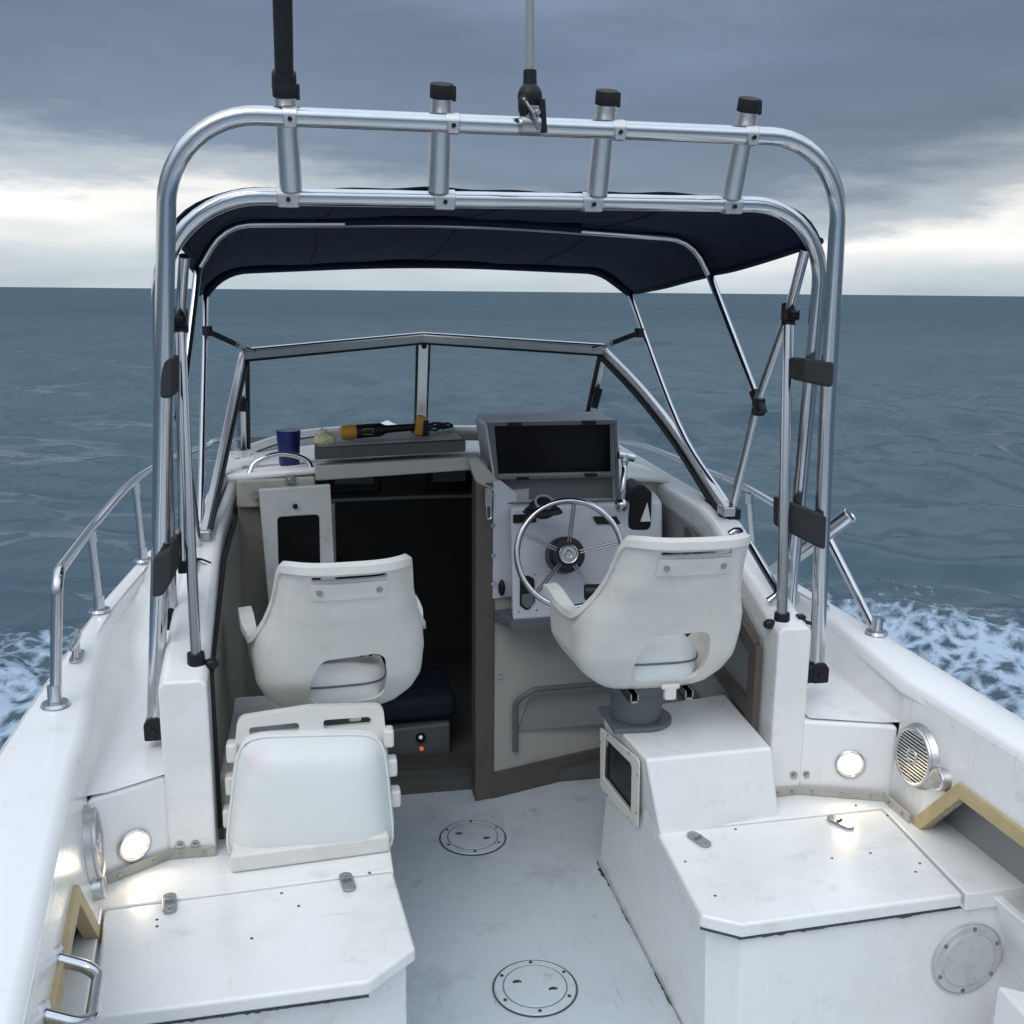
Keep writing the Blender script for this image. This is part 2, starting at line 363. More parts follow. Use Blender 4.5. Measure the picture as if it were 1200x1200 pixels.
    wc = N(nt, 'ShaderNodeMix', data_type='RGBA'); wc.inputs['A'].default_value = (.034, .065, .092, 1); wc.inputs['B'].default_value = (.050, .096, .120, 1); L(n2.outputs['Fac'], wc.inputs['Factor'])
    fc = N(nt, 'ShaderNodeMix', data_type='RGBA'); fc.inputs['B'].default_value = (.36, .45, .56, 1); L(ml.outputs[0], fc.inputs['Factor']); L(wc.outputs['Result'], fc.inputs['A'])
    L(fc.outputs['Result'], b.inputs['Base Color'])
    rm = N(nt, 'ShaderNodeMapRange'); rm.inputs['To Min'].default_value = .2; rm.inputs['To Max'].default_value = .8; L(ml.outputs[0], rm.inputs['Value']); ra_ = N(nt, 'ShaderNodeAttribute', attribute_name='chop'); rr2 = N(nt, 'ShaderNodeMath', operation='MULTIPLY_ADD', use_clamp=True); L(ra_.outputs['Fac'], rr2.inputs[0]); rr2.inputs[1].default_value = .46; L(rm.outputs['Result'], rr2.inputs[2]); L(rr2.outputs[0], b.inputs['Roughness'])
    b.inputs['IOR'].default_value = 1.33; b.inputs['Specular IOR Level'].default_value = .42
    mp = N(nt, 'ShaderNodeMapping'); mp.inputs['Scale'].default_value = (1, 1.5, 1); mp.inputs['Rotation'].default_value = (0, 0, R(-15)); L(geo.outputs['Position'], mp.inputs['Vector'])
    nb = N(nt, 'ShaderNodeTexNoise', Scale=4.5, Detail=5.0, Roughness=.6); L(mp.outputs[0], nb.inputs['Vector'])
    nc = N(nt, 'ShaderNodeTexNoise', Scale=.35, Detail=6.0, Roughness=.62); L(mp.outputs[0], nc.inputs['Vector'])
    b1 = N(nt, 'ShaderNodeBump', Strength=.14, Distance=.1); L(nb.outputs['Fac'], b1.inputs['Height'])
    b2 = N(nt, 'ShaderNodeBump', Strength=.03, Distance=.6); L(nc.outputs['Fac'], b2.inputs['Height']); L(b1.outputs[0], b2.inputs['Normal'])
    ns = N(nt, 'ShaderNodeTexNoise', Scale=9.0, Detail=3.0, Roughness=.7); L(mp.outputs[0], ns.inputs['Vector'])
    v1_ = N(nt, 'ShaderNodeVectorMath', operation='SUBTRACT'); L(ns.outputs['Color'], v1_.inputs[0]); v1_.inputs[1].default_value = (.5, .5, .5)
    v2_ = N(nt, 'ShaderNodeVectorMath', operation='MULTIPLY'); L(v1_.outputs[0], v2_.inputs[0]); v2_.inputs[1].default_value = (2.8, 3.6, 0)
    ca = N(nt, 'ShaderNodeAttribute', attribute_name='chop'); cm = N(nt, 'ShaderNodeMapRange'); cm.inputs['To Min'].default_value = .05; cm.inputs['To Max'].default_value = 1.0; L(ca.outputs['Fac'], cm.inputs['Value'])
    v5_ = N(nt, 'ShaderNodeVectorMath', operation='SCALE'); L(v2_.outputs[0], v5_.inputs[0]); L(cm.outputs['Result'], v5_.inputs['Scale'])
    v3_ = N(nt, 'ShaderNodeVectorMath', operation='ADD'); L(b2.outputs[0], v3_.inputs[0]); L(v5_.outputs[0], v3_.inputs[1])
    v4_ = N(nt, 'ShaderNodeVectorMath', operation='NORMALIZE'); L(v3_.outputs[0], v4_.inputs[0]); L(v4_.outputs[0], b.inputs['Normal'])
    me.materials.append(mt); return o
sea()

# ------------------------------------------------------------------ boat
boat = thing('motor_boat', 'white cuddy cabin motor boat under way at sea, seen from its cockpit', 'boat', (XC, 2.4, WATER))
WL, WR = -.51, 1.48          # inner cockpit walls
GZ = .755                    # gunwale height
def wallx(sgn, y):           # inner wall line at locker height
    return WL + (.12 * min(1.2, 2.25 - y) if y < 2.25 else 0) if sgn < 0 else WR + .008 + (.03 * min(1.2, 2.25 - y) if y < 2.25 else 0)
def crease(sgn, y):          # inner edge of the gunwale
    if y < 2.3: return wallx(sgn, y) + sgn * .028
    k = [(2.3, .028), (2.7, .075), (3.2, .125), (3.9, .09), (4.2, .02)]
    for (a, va), (b_, vb) in zip(k, k[1:]):
        if y <= b_: return (WL if sgn < 0 else WR) + sgn * (va + (vb - va) * (y - a) / (b_ - a))
    return XC + sgn * max(.05, half(y) - .1)
def half(y):
    k = [(-1.2, 1.10), (0, 1.15), (1.5, 1.17), (2.5, 1.175), (3.3, 1.17), (3.9, 1.13), (4.6, 1.01), (5.3, .82), (6.0, .55), (6.5, .27), (6.85, .03)]
    for (a, ha), (b_, hb) in zip(k, k[1:]):
        if y <= b_:
            t = max(0, (y - a) / (b_ - a)); return ha + (hb - ha) * (t * t * (3 - 2 * t) * .4 + t * .6)
    return .02
def sheer(y): return GZ if y < 3 else GZ + .008 * (y - 3) ** 2
ys = [-1.2 + i * .2 for i in range(0, 41)]; ys[-1] = 6.85
# outer hull skin: keel to sheer
hb = MB(); rows = []
for y in ys:
    h = half(y); zs = sheer(y); t = max(0, (y - 2) / 4.85); zk = -.85 + .95 * t ** 3; hc = h * (.86 - .3 * t ** 2); zc = -.35 + .6 * t ** 2.2
    rows.append([(XC - h, y, zs), (XC - h, y, zs - .05), (XC - h * .97, y, zs - .09), (XC - hc, y, zc), (XC, y, zk), (XC + hc, y, zc), (XC + h * .97, y, zs - .09), (XC + h, y, zs - .05), (XC + h, y, zs)])
hb.sheet(rows); hb.bm.faces.new([hb.bm.verts[i] for i in range(0)] or [hb.bm.verts.new(V(p)) for p in rows[0]])
hull = obj('hull', hb, 'gel_clean', boat, smooth=50)
# gunwale cap: a rounded strip along each side
for sgn, wall in ((-1, WL), (1, WR)):
    g = MB(); rows = []
    for y in [-1.2 + .1 * q for q in range(53)]:
        xo = XC + sgn * half(y); xi = crease(sgn, y); z = sheer(y)
        if abs(xo - xi) < .05: xi = xo - sgn * .05
        rows.append([(xo + sgn * .004, y, z - .045), (xo + sgn * .004, y, z - .008), (xo - sgn * .006, y, z + .004), (xo - sgn * .05, y, z + .006), (xi + sgn * .02, y, z + .003), (xi - sgn * .0035, y, z - .006), (xi - sgn * .008, y, z - .03)])
    g.sheet(rows); obj('gunwale', g, 'gel_clean', boat, smooth=60)
    rb = MB(); rb.tube([(XC + sgn * (half(y) + .008), y, sheer(y) - .03) for y in ys if y < 6.6], .014, 8)
    obj('rub_rail', rb, 'plate', boat)
# cockpit floor
fl = MB(); fl.prism([(WL - .05, -1.0, -.04), (WR + .05, -1.0, -.04), (WR + .05, 3.5, -.04), (WL - .05, 3.5, -.04)], (0, 0, .04)); obj('cockpit_floor', fl, 'floor', boat)
tn = MB(); tn.box((XC, -1.05, .34), (2.1, .12, .8)); obj('transom', tn, 'gel', boat, bevel=.02)
# side walls with the open pockets under the gunwales
def pocket(x, forward, apex, aft_z, yaft): return [(x, forward[0], forward[1]), (x, apex[0], apex[1]), (x, yaft, aft_z), (x, yaft, .40)]
def shear(mb, sgn, x0):
    for v in mb.bm.verts:
        v.co.x += wallx(sgn, v.co.y) - (WL if sgn < 0 else WR) + sgn * (.022 * (v.co.z - .4) / .35 + (.06 * max(0, min(1, (.39 - v.co.z) / .1)) if sgn > 0 else 0))
    return mb
def sidewall(x, out, forward, apex, aft, yaft, y_fwd):
    w = MB(); pts = [(x, y_fwd - .06 * k, GZ - .012) for k in range(55)]
    rws = [[(x + o_, y_, z_) for _, y_, _z in pts] for o_, z_ in ((0, GZ - .012), (0, .395), (0, .29), (0, -.02), (out * .022, -.02), (out * .022, .29), (out * .022, .395), (out * .022, GZ - .012))]
    g_ = w.sheet(rws + [rws[0]]); bmesh.ops.remove_doubles(w.bm, verts=w.bm.verts, dist=1e-6); bmesh.ops.holes_fill(w.bm, edges=w.bm.edges); shear(w, out, x)
    o = obj('side_wall', w, 'gel', boat, bevel=.004)
    c = MB(); q = [(x - out * .05, forward[0], forward[1]), (x - out * .05, apex[0], apex[1]), (x - out * .05, yaft, aft), (x - out * .05, yaft, .402), (x - out * .05, forward[0], .402)]
    if abs(forward[1] - .402) < .03: q = q[:-1]; q[0] = (x - out * .05, forward[0], .402)
    c.prism(q, (out * .15, 0, 0)); shear(c, out, x); cut(o, c)
    # plywood strips framing the opening
    tr_ = MB(); off = -out * .010; t = .034
    def strip(a, b_, up):
        a, b_ = V((x + off, *a)), V((x + off, *b_)); d = (b_ - a).normalized(); nn = V((0, -d.z, d.y)); nn = nn if (nn.z > 0) == up else -nn
        return a, b_, nn
    a, b_, n1 = strip(forward, apex, True); b2, c2, n2 = strip(apex, (yaft, aft), True)
    # mitred at the apex
    mit = b_ + (n1 + n2).normalized() * (t / max(.5, (n1 + n2).normalized().dot(n1)))
    tr_.prism([a, b_, mit, a + n1 * t], (out * .03, 0, 0)); tr_.prism([b_, c2, c2 + n2 * t, mit], (out * .03, 0, 0))
    shear(tr_, out, x); obj('pocket_trim', tr_, 'ply', o, bevel=.002)
    # pocket interior
    pk = MB(); pk.box((x + out * .16, (forward[0] + yaft) / 2, .385), (.27, forward[0] - yaft + .1, .02)); pass
    shear(pk, out, x); obj('pocket_floor', pk, 'plate', o)
    pk = MB(); pk.box((x + out * .082, (forward[0] + yaft) / 2, .54), (.01, forward[0] - yaft + .1, .32)); pk.box((x + out * .05, (forward[0] + yaft) / 2, .655), (.055, forward[0] - yaft + .1, .02)); pk.box((x + out * .05, forward[0] + .035, .52), (.055, .02, .28)); pk.box((x + out * .05, yaft - .035, .52), (.055, .02, .28)); shear(pk, out, x); obj('pocket_shade_lining', pk, 'greypanel', o)  # grey sheets added to darken the recess, shade put into their colour
    return o
def on_face(u, v, c, n):
    D = FW + RT * ((u - 600) / F) + UP * ((600 - v) / F); t = (c - EYE).dot(n) / D.dot(n); return EYE + D * t
NWL = V((1, .12, .063)).normalized(); CWL = V((WL, 2.25, .4)); NWR = V((-1, -.03, .063)).normalized(); CWR = V((WR + .008, 2.25, .4))
pA = on_face(1128, 936, CWR, NWR); wallR = sidewall(WR, 1, (2.15, .402), (pA.y, pA.z), .56, .9, 2.3)
qA = on_face(88, 1060, CWL, NWL); qF = on_face(114, 1108, CWL, NWL); qB = on_face(50, 1180, CWL, NWL)
wallL = sidewall(WL, -1, (qF.y, qF.z), (qA.y, qA.z), qA.z + (qB.z - qA.z) * min(2, (qA.y - 1.1) / max(.05, qA.y - qB.y)) * .3, 1.1, 2.25)
print('port pocket', qA, qF, qB)
# grab handle in the port pocket
gh = MB(); a, b_ = on_face(68, 1124, CWL, NWL), on_face(52, 1190, CWL, NWL); o_ = V((.065, 0, -.03))
gh.tube(fillet([a, a + o_, b_ + o_, b_], .035), .011); gh.cyl(a - V((.012, 0, 0)), a + V((.004, 0, 0)), .022); gh.cyl(b_ - V((.012, 0, 0)), b_ + V((.004, 0, 0)), .022)
obj('grab_handle', gh, 'steel', boat)

# shelves beside the pillars, with their angled front faces and the fastening strips
def shelf(sgn, corner, end, back_y, zt, inner_x, wall):
    c, e = V((*corner, 0)), V((*end, 0))
    s_ = MB(); s_.prism([(c.x, c.y, .36), (e.x, e.y, .36), (wall + sgn * .015, back_y, .36), (inner_x, back_y, .36)], (0, 0, zt - .36))
    obj('side_shelf', s_, 'gel_clean', boat, bevel=.012, seg=3)
    d = (e - c).normalized(); nrm = V((d.y, -d.x, 0)); nrm = nrm if nrm.y < 0 else -nrm
    return c, e, nrm, d
zt = .632
for sgn, inner in ((-1, -.36), (1, 1.285)):
    q = MB(); rows = []
    for k in range(27):
        yo, yi = (2.233, 2.336) if sgn < 0 else (2.293, 2.374); y = yo + k * .1; yd = (yi - yo) * max(0, 1 - k / 5); xc_ = crease(sgn, y); z = sheer(y); zf = .634 + .125 * max(0, min(1, (y - 3.0) / .8)) ** 1.2; t = .055 * max(0, z - zf) / .12 * min(1, .05 + k / 6); f_ = min(1, .25 + k / 6)
        rows.append([(xc_, y, z - .016), (xc_ - sgn * t * .3, y, z - .022 - (z - zf) * .12), (xc_ - sgn * t, y, zf + .022 * f_), (xc_ - sgn * (t + .02 * f_), y + yd * .1, zf + .005), (xc_ - sgn * (t + .05), y + yd * .3, zf), (inner, y + yd, zf + .002)])
    q.sheet(rows); obj('side_deck', q, 'gel', boat, smooth=70)
cL, eL, nL, dL = shelf(-1, (-.366, 2.335), (-.525, 2.235), 2.6, zt - .002, -.36, WL)
cR, eR, nR, dR = shelf(1, (1.262, 2.375), (1.502, 2.295), 2.6, zt - .002, 1.28, WR)

# cabin trunk sides: pillar at the cockpit, rising to the windscreen
def trunk(sec, name='cabin_side'):
    t = MB(); t.loft([[(x0, y, zb), (x0, y, zt_ - .012), (x0 + (x1 - x0) * .12, y, zt_), (x0 + (x1 - x0) * .88, y, zt_), (x1, y, zt_ - .012), (x1, y, zb)] for y, x0, x1, zt_, zb in sec])
    return obj(name, t, 'gel', boat, bevel=.008, smooth=30)
trunk([(2.33, -.372, -.262, .862, .0), (2.40, -.372, -.262, .885, 0), (2.95, -.372, -.272, 1.035, 0), (3.10, -.37, -.272, 1.06, 0), (4.3, -.36, -.25, 1.10, 0), (4.75, -.3, -.19, 1.03, 0)])
trunk([(2.37, 1.178, 1.272, .893, .0), (2.44, 1.178, 1.275, .91, 0), (2.95, 1.215, 1.32, 1.045, 0), (3.10, 1.22, 1.325, 1.07, 0), (4.3, 1.2, 1.31, 1.11, 0), (4.75, 1.13, 1.24, 1.03, 0)])
# dark linings inside
ln = MB(); ln.prism([(-.256, 2.42, .02), (-.256, 2.42, .84), (-.256, 2.95, .99), (-.245, 3.34, 1.03), (-.245, 3.34, .02)], (-.012, 0, 0)); obj('side_lining', ln, 'liner', boat)
rb = MB(); rb.tube([(-.258, 2.40, .45), (-.258, 2.405, .85), (-.262, 2.95, 1.0), (-.25, 3.3, 1.04)], .006, 8); obj('edge_seal', rb, 'rubber', boat)
ln = MB(); ln.prism([(1.170, 2.46, .02), (1.170, 2.46, .84), (1.205, 2.95, .99), (1.21, 3.46, 1.02), (1.21, 3.46, .02)], (.01, 0, 0)); obj('side_lining', ln, 'greypanel', boat)
# starboard storage rack with brown wooden frame
sr = MB()
def onx(u, v, x=1.16): return P(u, v, x=x)
A_, B_, C_, D_ = V((1.162, 2.47, .80)), V((1.198, 3.1, .98)), V((1.198, 3.1, .42)), V((1.162, 2.47, .42))
def bar(a, b_, w, t=.018):
    a, b_ = V(a), V(b_); d = (b_ - a); mid = (a + b_) / 2; q = d.to_track_quat('Y', 'Z')
    sr.box(mid, (t, d.length, w), q.to_matrix())
bar(A_, B_, .05); bar(D_, A_ + V((0, 0, .02)), .05); bar((1.164, 2.47, .62), (1.198, 3.1, .66), .05); bar((1.162, 2.47, .44), (1.198, 3.1, .44), .10); bar((1.198, 3.1, .4), (1.198, 3.1, 1.0), .05)
obj('storage_rack', sr, 'teak', boat, bevel=.002)

# lockers: body, flush back deck, lid, latches
def locker(lid_pts, foot, back, latches, label):
    lid_pts = [V(p) for p in lid_pts]
    b1 = MB(); b1.loft([[(x - dx, y, 0) for x, y, dx in foot], [(x, y, .389) for x, y, dx in foot]]); body = obj('storage_locker', b1, 'gel', boat, bevel=.006, seg=3)
    b2 = MB(); b2.prism([(x, y, .375) for x, y in back], (0, 0, .044)); obj('locker_deck', b2, 'gel', body, bevel=.004)
    l_ = MB(); l_.prism([p - V((0, 0, .034)) for p in lid_pts], (0, 0, .034)); lid = obj('lid', l_, 'gel', body, bevel=.008, seg=3, label=label)
    for (u, v), ang in latches:
        p = P(u, v, z=.421); rot = Matrix.Rotation(R(ang), 3, 'Z'); q = MB()
        q.prism([p + rot @ V((x, y, 0)) for x, y in rrect(.030, .074, .014)], (0, 0, .007))
        q.box(p + rot @ V((0, .004, .009)), (.02, .006, .008), rot); q.cyl(p + rot @ V((0, .022, .005)), p + rot @ V((0, .022, .009)), .004); q.cyl(p + rot @ V((0, -.022, .005)), p + rot @ V((0, -.022, .009)), .004)
        obj('latch', q, 'chrome_dk', body, bevel=.0012)
    return body
ZL = .42
pl = [P(122, 1066, z=ZL), P(461, 1021, z=ZL), P(487, 1110, z=ZL), P(432, 1150, z=ZL), P(107, 1193, z=ZL)]
lockL = locker(pl, [(-.52, 1.782, 0), (.083, 1.872, 0), (.156, 1.915, 0), (.148, 2.46, 0), (-.52, 2.46, 0)],
       [(-.525, 2.36), (.152, 2.46), (.152, pl[1].y + .006), (pl[0].x - .005, pl[0].y + .006), (pl[4].x - .006, pl[4].y - .06), (-.525, pl[4].y - .06)],
       [((199, 1060), 8), ((407, 1035), 8)], 'white locker lid with two small chrome latches, left of the walkway')
pr = [P(770, 976, z=ZL), P(1034, 948, z=ZL), P(1129, 1048, z=ZL), P(870, 1084, z=ZL), P(821, 1072, z=ZL)]
lockR = locker(pr, [(.824, 1.92, -.016), (.882, 1.85, -.006), (1.42, 1.868, 0), (1.70, 1.877, 0), (1.70, 2.42, 0), (.828, 2.30, -.012)],
       [(.823, pr[0].y + .006), (.823, 2.36), (1.18, 2.40), (1.50, 2.44), (1.70, 2.44), (1.70, 1.866), (pr[2].x + .008, 1.856), (pr[1].x + .006, pr[1].y + .006)],
       [((819, 985), 20), ((985, 965), 28)], 'white locker lid with chipped front edge, right of the walkway')
# ragged, chipped sealant line under the lids' front edges
def ragged(a, b_, parent, seed):
    rnd = random.Random(seed); up = []; dn = []; n = 90; d = (b_ - a).normalized(); nn = V((d.y, -d.x, 0)); nn = nn if nn.y < 0 else -nn; k = 0
    for i in range(n + 1):
        k = .75 * k + .25 * rnd.gauss(0, 1); p = lerp(a, b_, i / n) - nn * .0052; up.append(p + V((0, 0, -.0338 + .005 * max(0, k - .35)))); dn.append(p + V((0, 0, -.0350 - .005 * max(0, -k - .2) - rnd.uniform(0, .0012))))
    q = MB(); q.sheet([up, dn]); obj('chipped_edge', q, 'caulk', parent, solid=.011)
def pinholes(pts, parent, z=.4195):
    for u, v in pts: p = P(u, v, z=z); q = MB(); q.cyl(p, p + V((0, 0, .0013)), .0034, n=10); obj('screw_hole', q, 'caulk', parent, smooth=0)
pinholes([(803, 1010), (848, 962), (862, 972), (1003, 944), (1040, 956), (1020, 1000), (975, 1006), (1078, 1012), (1073, 1022), (838, 1050)], lockR)
pinholes([(184, 1078), (184, 1086), (350, 1062), (330, 1047), (433, 1023), (295, 1100)], lockL)
rnd = random.Random(12); q = MB(); e1_, e2_ = P(803, 1208, z=.002), P(699, 1008, z=.002); up = []; dn = []; k = 0
for i in range(121):
    k = .8 * k + .2 * rnd.gauss(0, 1); p = lerp(e1_, e2_, i / 120); w_ = max(.0004, -.001 + .007 * k + (.008 if .88 < i / 120 < .94 else 0)); up.append(p + V((.0, 0, .001))); dn.append(p + V((-w_, 0, .001)))
q.sheet([up, dn]); obj('floor_seal', q, 'caulk', lockR, solid=.002)
ragged(pr[3], pr[2], lockR, 3); ragged(pr[4], pr[3], lockR, 8); ragged(pl[4], pl[3], lockL, 5)
# seat box under the helm chair
sb = MB(); zt_ = .60
top = [P(757, 890, z=zt_), P(905, 876, z=zt_), V((1.165, 2.66, zt_)), P(705, 834, z=zt_)]
bot = [V((.826, 2.225, .4)), V((1.165, 2.265, .4)), V((1.17, 2.70, .4)), V((.826, 2.70, .4))]
lo = [V((.840, 2.225, 0)), V((1.165, 2.265, 0)), V((1.17, 2.78, 0)), V((.836, 2.80, 0))]
sb.loft([lo, bot, top]); seatbox = obj('seat_box', sb, 'gel', boat, bevel=.02, seg=4, smooth=40)
# framed opening in its inboard side
nB = (top[3] - bot[0]).cross(top[0] - bot[0]).normalized(); nB = nB if nB.x < 0 else -nB
def onbox(u, v): return on_face(u, v, bot[0], nB)
fr_o = [onbox(u, v) for u, v in ((704, 852), (750, 890), (748, 971), (704, 923))]; fr_i = [onbox(u, v) for u, v in ((710, 865), (741, 896), (740, 953), (708, 912))]
q = MB(); q.prism([p - nB * .003 for p in roundpoly(fr_o, .014)], nB * .006); fo = obj('opening_frame', q, 'cream', seatbox, bevel=.003)
c = MB(); c.prism([p - V((.05, 0, 0)) for p in roundpoly(fr_i, .01)], (.20, 0, 0)); c2 = MB(); c2.prism([p - V((.05, 0, 0)) for p in roundpoly(fr_i, .01)], (.20, 0, 0))
cut(fo, c2); cut(seatbox, c); seatbox.data.materials.clear(); seatbox.data.materials.append(M['gel'])
q = MB(); q.prism([p - nB * .010 for p in roundpoly([lerp(p, sum(fr_i, V((0, 0, 0))) / 4, -.06) for p in fr_i], .004)], -nB * .004); obj('opening_shade', q, 'plexi', seatbox)  # black sheet across the open hole, standing in for its shaded inside
q = MB()
for t in range(4):
    for k in (.22, .78): p = lerp(fr_o[t], fr_o[(t + 1) % 4], k) * .86 + lerp(fr_i[t], fr_i[(t + 1) % 4], k) * .14; q.cyl(p + nB * .001, p + nB * .0045, .0035, n=8)
obj('screw', q, 'chrome_dk', seatbox)
# raised seat box under the port chair
sb = MB(); sb.box((-.06, 2.70, .285), (.41, .52, .57)); obj('seat_box', sb, 'gel', boat, bevel=.02, seg=3)

# fastening strips + screws + drain bungs + small courtesy lamps on the angled faces
def strip_run(pts, h=.024):
    q = MB(); s_ = MB()
    for a, b_ in zip(pts, pts[1:]):
        a, b_ = V(a), V(b_); d = (b_ - a).normalized(); nn = V((d.y, -d.x, 0)); nn = nn if nn.y < 0 or abs(nn.y) < .3 and nn.x * (XC - a.x) > 0 else -nn
        q.prism([a, b_, b_ + V((0, 0, h)), a + V((0, 0, h))], nn * .006)
        k = max(2, int((b_ - a).length / .06))
        for i in range(k): p = lerp(a, b_, (i + .5) / k) + V((0, 0, h / 2)) + nn * .005; s_.cyl(p, p + nn * .004, .004, n=8)
    o = obj('edge_strip', q, 'paleTrim', boat, bevel=.001); obj('screw', s_, 'chrome_dk', o)
strip_run([(-.262, 2.326, .42), (-.370, 2.328, .42), (-.508, 2.236, .42), (-.508, 2.15, .42)])
strip_run([(1.18, 2.364, .42), (1.262, 2.37, .42), (1.477, 2.292, .42), (1.478, 2.17, .42)])
def disc_basis(n):
    n = n.normalized(); a = V((0, 0, 1)).cross(n) if abs(n.z) < .98 else V((0, 1, 0)).cross(n); a.normalize(); return a, n.cross(a)
def ring(mb, c, n, r, rt, seg=32):
    a, b_ = disc_basis(n); mb.tube([c + (a * math.cos(t) + b_ * math.sin(t)) * r for t in [2 * math.pi * i / seg for i in range(seg)]], rt, 8, closed=True)
for (u, v), c, n in (((157, 990), cL, nL), ((996, 895), cR, nR)):
    p = on_face(u, v, c, n)
    q = MB(); ring(q, p + n * .004, n, .036, .0045); q.cyl(p, p + n * .003, .036, n=32)
    o = obj('courtesy_lamp', q, 'steel', boat, label='small round lit courtesy lamp in a steel bezel')
    q = MB(); q.cyl(p + n * .003, p + n * .009, .031, .027, n=32); obj('lens', q, 'lens', o)
    ld = bpy.data.lights.new('courtesy_bulb', 'SPOT'); ld.energy = .55; ld.color = (1, .82, .56); ld.spot_size = R(150); ld.spot_blend = .6; ld.shadow_soft_size = .025
    lo_ = bpy.data.objects.new('courtesy_bulb', ld); COL.objects.link(lo_); lo_.parent = boat; lo_.matrix_basis = Matrix.Translation(p + n * .02 - rootloc(boat)) @ (n + V((0, 0, -.35))).to_track_quat('-Z', 'Y').to_matrix().to_4x4()
for u, v in ((211, 990), (229, 989)):
    p = P(u, v, y=2.33); q = MB(); q.cyl(p, p - V((0, .005, 0)), .0105, n=20); q.cyl(p - V((0, .005, 0)), p - V((0, .009, 0)), .005, n=12); obj('snap_stud', q, 'chrome_dk', boat)
for u, v in ((930, 908), (945, 907)):
    p = P(u, v, y=2.37); q = MB(); q.cyl(p, p - V((0, .005, 0)), .0105, n=20); q.cyl(p - V((0, .005, 0)), p - V((0, .009, 0)), .005, n=12); obj('snap_stud', q, 'chrome_dk', boat)

# speakers
def speaker(c, n, tw):
    c = V(c); a, b_ = disc_basis(n)
    q = MB(); q.cyl(c, c + n * .016, .086, .074, n=48); o = obj('loudspeaker', q, 'alu', boat, bevel=.002, label='round silver slatted loudspeaker with a small tweeter beside it')
    g = MB(); ring(g, c + n * .018, n, .071, .006, 40); ring(g, c + n * .021, n, .018, .004, 24)
    for i in range(-7, 8):
        h = i * .0088; w = math.sqrt(max(0, .07 ** 2 - h * h))
        g.box(c + n * .019 + b_ * h, (2 * w, .0042, .006), Matrix((a, b_, n)).transposed())
    obj('grille', g, 'alu', o)
    k = MB(); k.cyl(c + n * .0165, c + n * .0175, .068, n=40); obj('cone', k, 'black', o)
    t = MB(); cc = c + a * tw[0] + b_ * tw[1]; t.cyl(cc, cc + n * .02, .03, .026, n=32); ring(t, cc + n * .021, n, .024, .004, 28)
    for i in range(-3, 4): t.box(cc + n * .022 + b_ * i * .006, (2 * math.sqrt(.023 ** 2 - (i * .006) ** 2), .003, .003), Matrix((a, b_, n)).transposed())
    obj('tweeter', t, 'alu', o)
speaker(on_face(1077, 886, CWR, NWR), NWR, (.108, -.012))
speaker(on_face(104, 990, CWL, NWL), NWL, (-.035, -.085))
# round inspection plate on the aft face of the starboard locker, two in the floor
def deck_plate(c, n, r, mtl, w=.0022, sm='caulk'):
    c = V(c); q = MB(); q.cyl(c, c + n * .006, r, r - .004, n=56); o = obj('inspection_plate', q, mtl, boat)
    k = MB(); k.cyl(c + n * .005, c + n * .0085, r * .76, r * .74, n=48); obj('cover', k, mtl, o)
    g = MB(); ring(g, c + n * .002, n, r + .001, w, 56); obj('seal', g, sm, o); g = MB(); ring(g, c + n * .006, n, r * .77, .0014, 48); obj('joint', g, 'plate' if sm != 'caulk' else 'slate', o)
    a, b_ = disc_basis(n) if abs(n.z) < .9 else (V((1, 0, 0)), V((0, 1, 0))); s_ = MB()
    for i in range(6):
        t = R(60 * i + 25); p = c + (a * math.cos(t) + b_ * math.sin(t)) * r * .88; s_.cyl(p + n * .004, p + n * .0085, .005, n=8)
    if abs(n.z) > .9:
        for sx in (-.4, .4): p = c + V((sx * r, .2 * r * (1 if sx < 0 else -1), .007)); s_.ball(p, (.014, .009, .004), 10)
    obj('screw', s_, 'chrome_dk', o)
nP = V((.033, -1, 0)).normalized(); p = on_face(1133, 1123, V((1.42, 1.867, .2)), nP); deck_plate(p, nP, .090, 'plate', .002, 'plate')
deck_plate(P(627, 1158, z=.001), V((0, 0, 1)), .107, 'floor', .0019); deck_plate(P(554, 982, z=.001), V((0, 0, 1)), .107, 'floor', .0019)
q = MB(); a = P(1167, 1152, z=.25); q.prism([(a.x, a.y, .0), (a.x + .3, a.y - .2, 0), (a.x + .3, a.y - .7, 0), (a.x - .02, a.y - .4, 0)], (0, 0, .25)); obj('side_step', q, 'gel', boat, bevel=.01)

# ---------------------------------------------- bulkhead, companionway, console
BY0, BY1 = (.53, 3.265), (1.22, 3.48)
def by(x): return BY0[1] + (x - BY0[0]) * (BY1[1] - BY0[1]) / (BY1[0] - BY0[0])
q = MB(); q.prism([(.585, by(.585), 0), (1.22, by(1.22), 0), (1.22, by(1.22), 1.10), (.585, by(.585), 1.10)], (0, .02, 0)); bulk = obj('bulkhead', q, 'offwhite', boat)
q = MB(); q.prism([(.575, by(.575) - .012, 0), (1.2, by(1.2) - .012, 0), (1.2, by(1.2) - .012, .095), (.575, by(.575) - .012, .095)], (0, .014, 0)); obj('baseboard', q, 'teak', bulk)
# door jamb
q = MB(); q.prism([(.515, 3.255, 0), (.583, 3.27, 0), (.583, 3.27, 1.13), (.515, 3.255, 1.14)], (0, .09, 0)); jamb = obj('door_jamb', q, 'teak', boat, bevel=.006)
q = MB(); q.box((.555, 3.246, 1.09), (.022, .012, .06)); q.tube(fillet([(.549, 3.24, 1.06), (.549, 3.232, 1.02), (.563, 3.232, 1.02), (.563, 3.24, 1.06)], .006, 4), .003, 8); obj('door_hasp', q, 'steel', jamb)
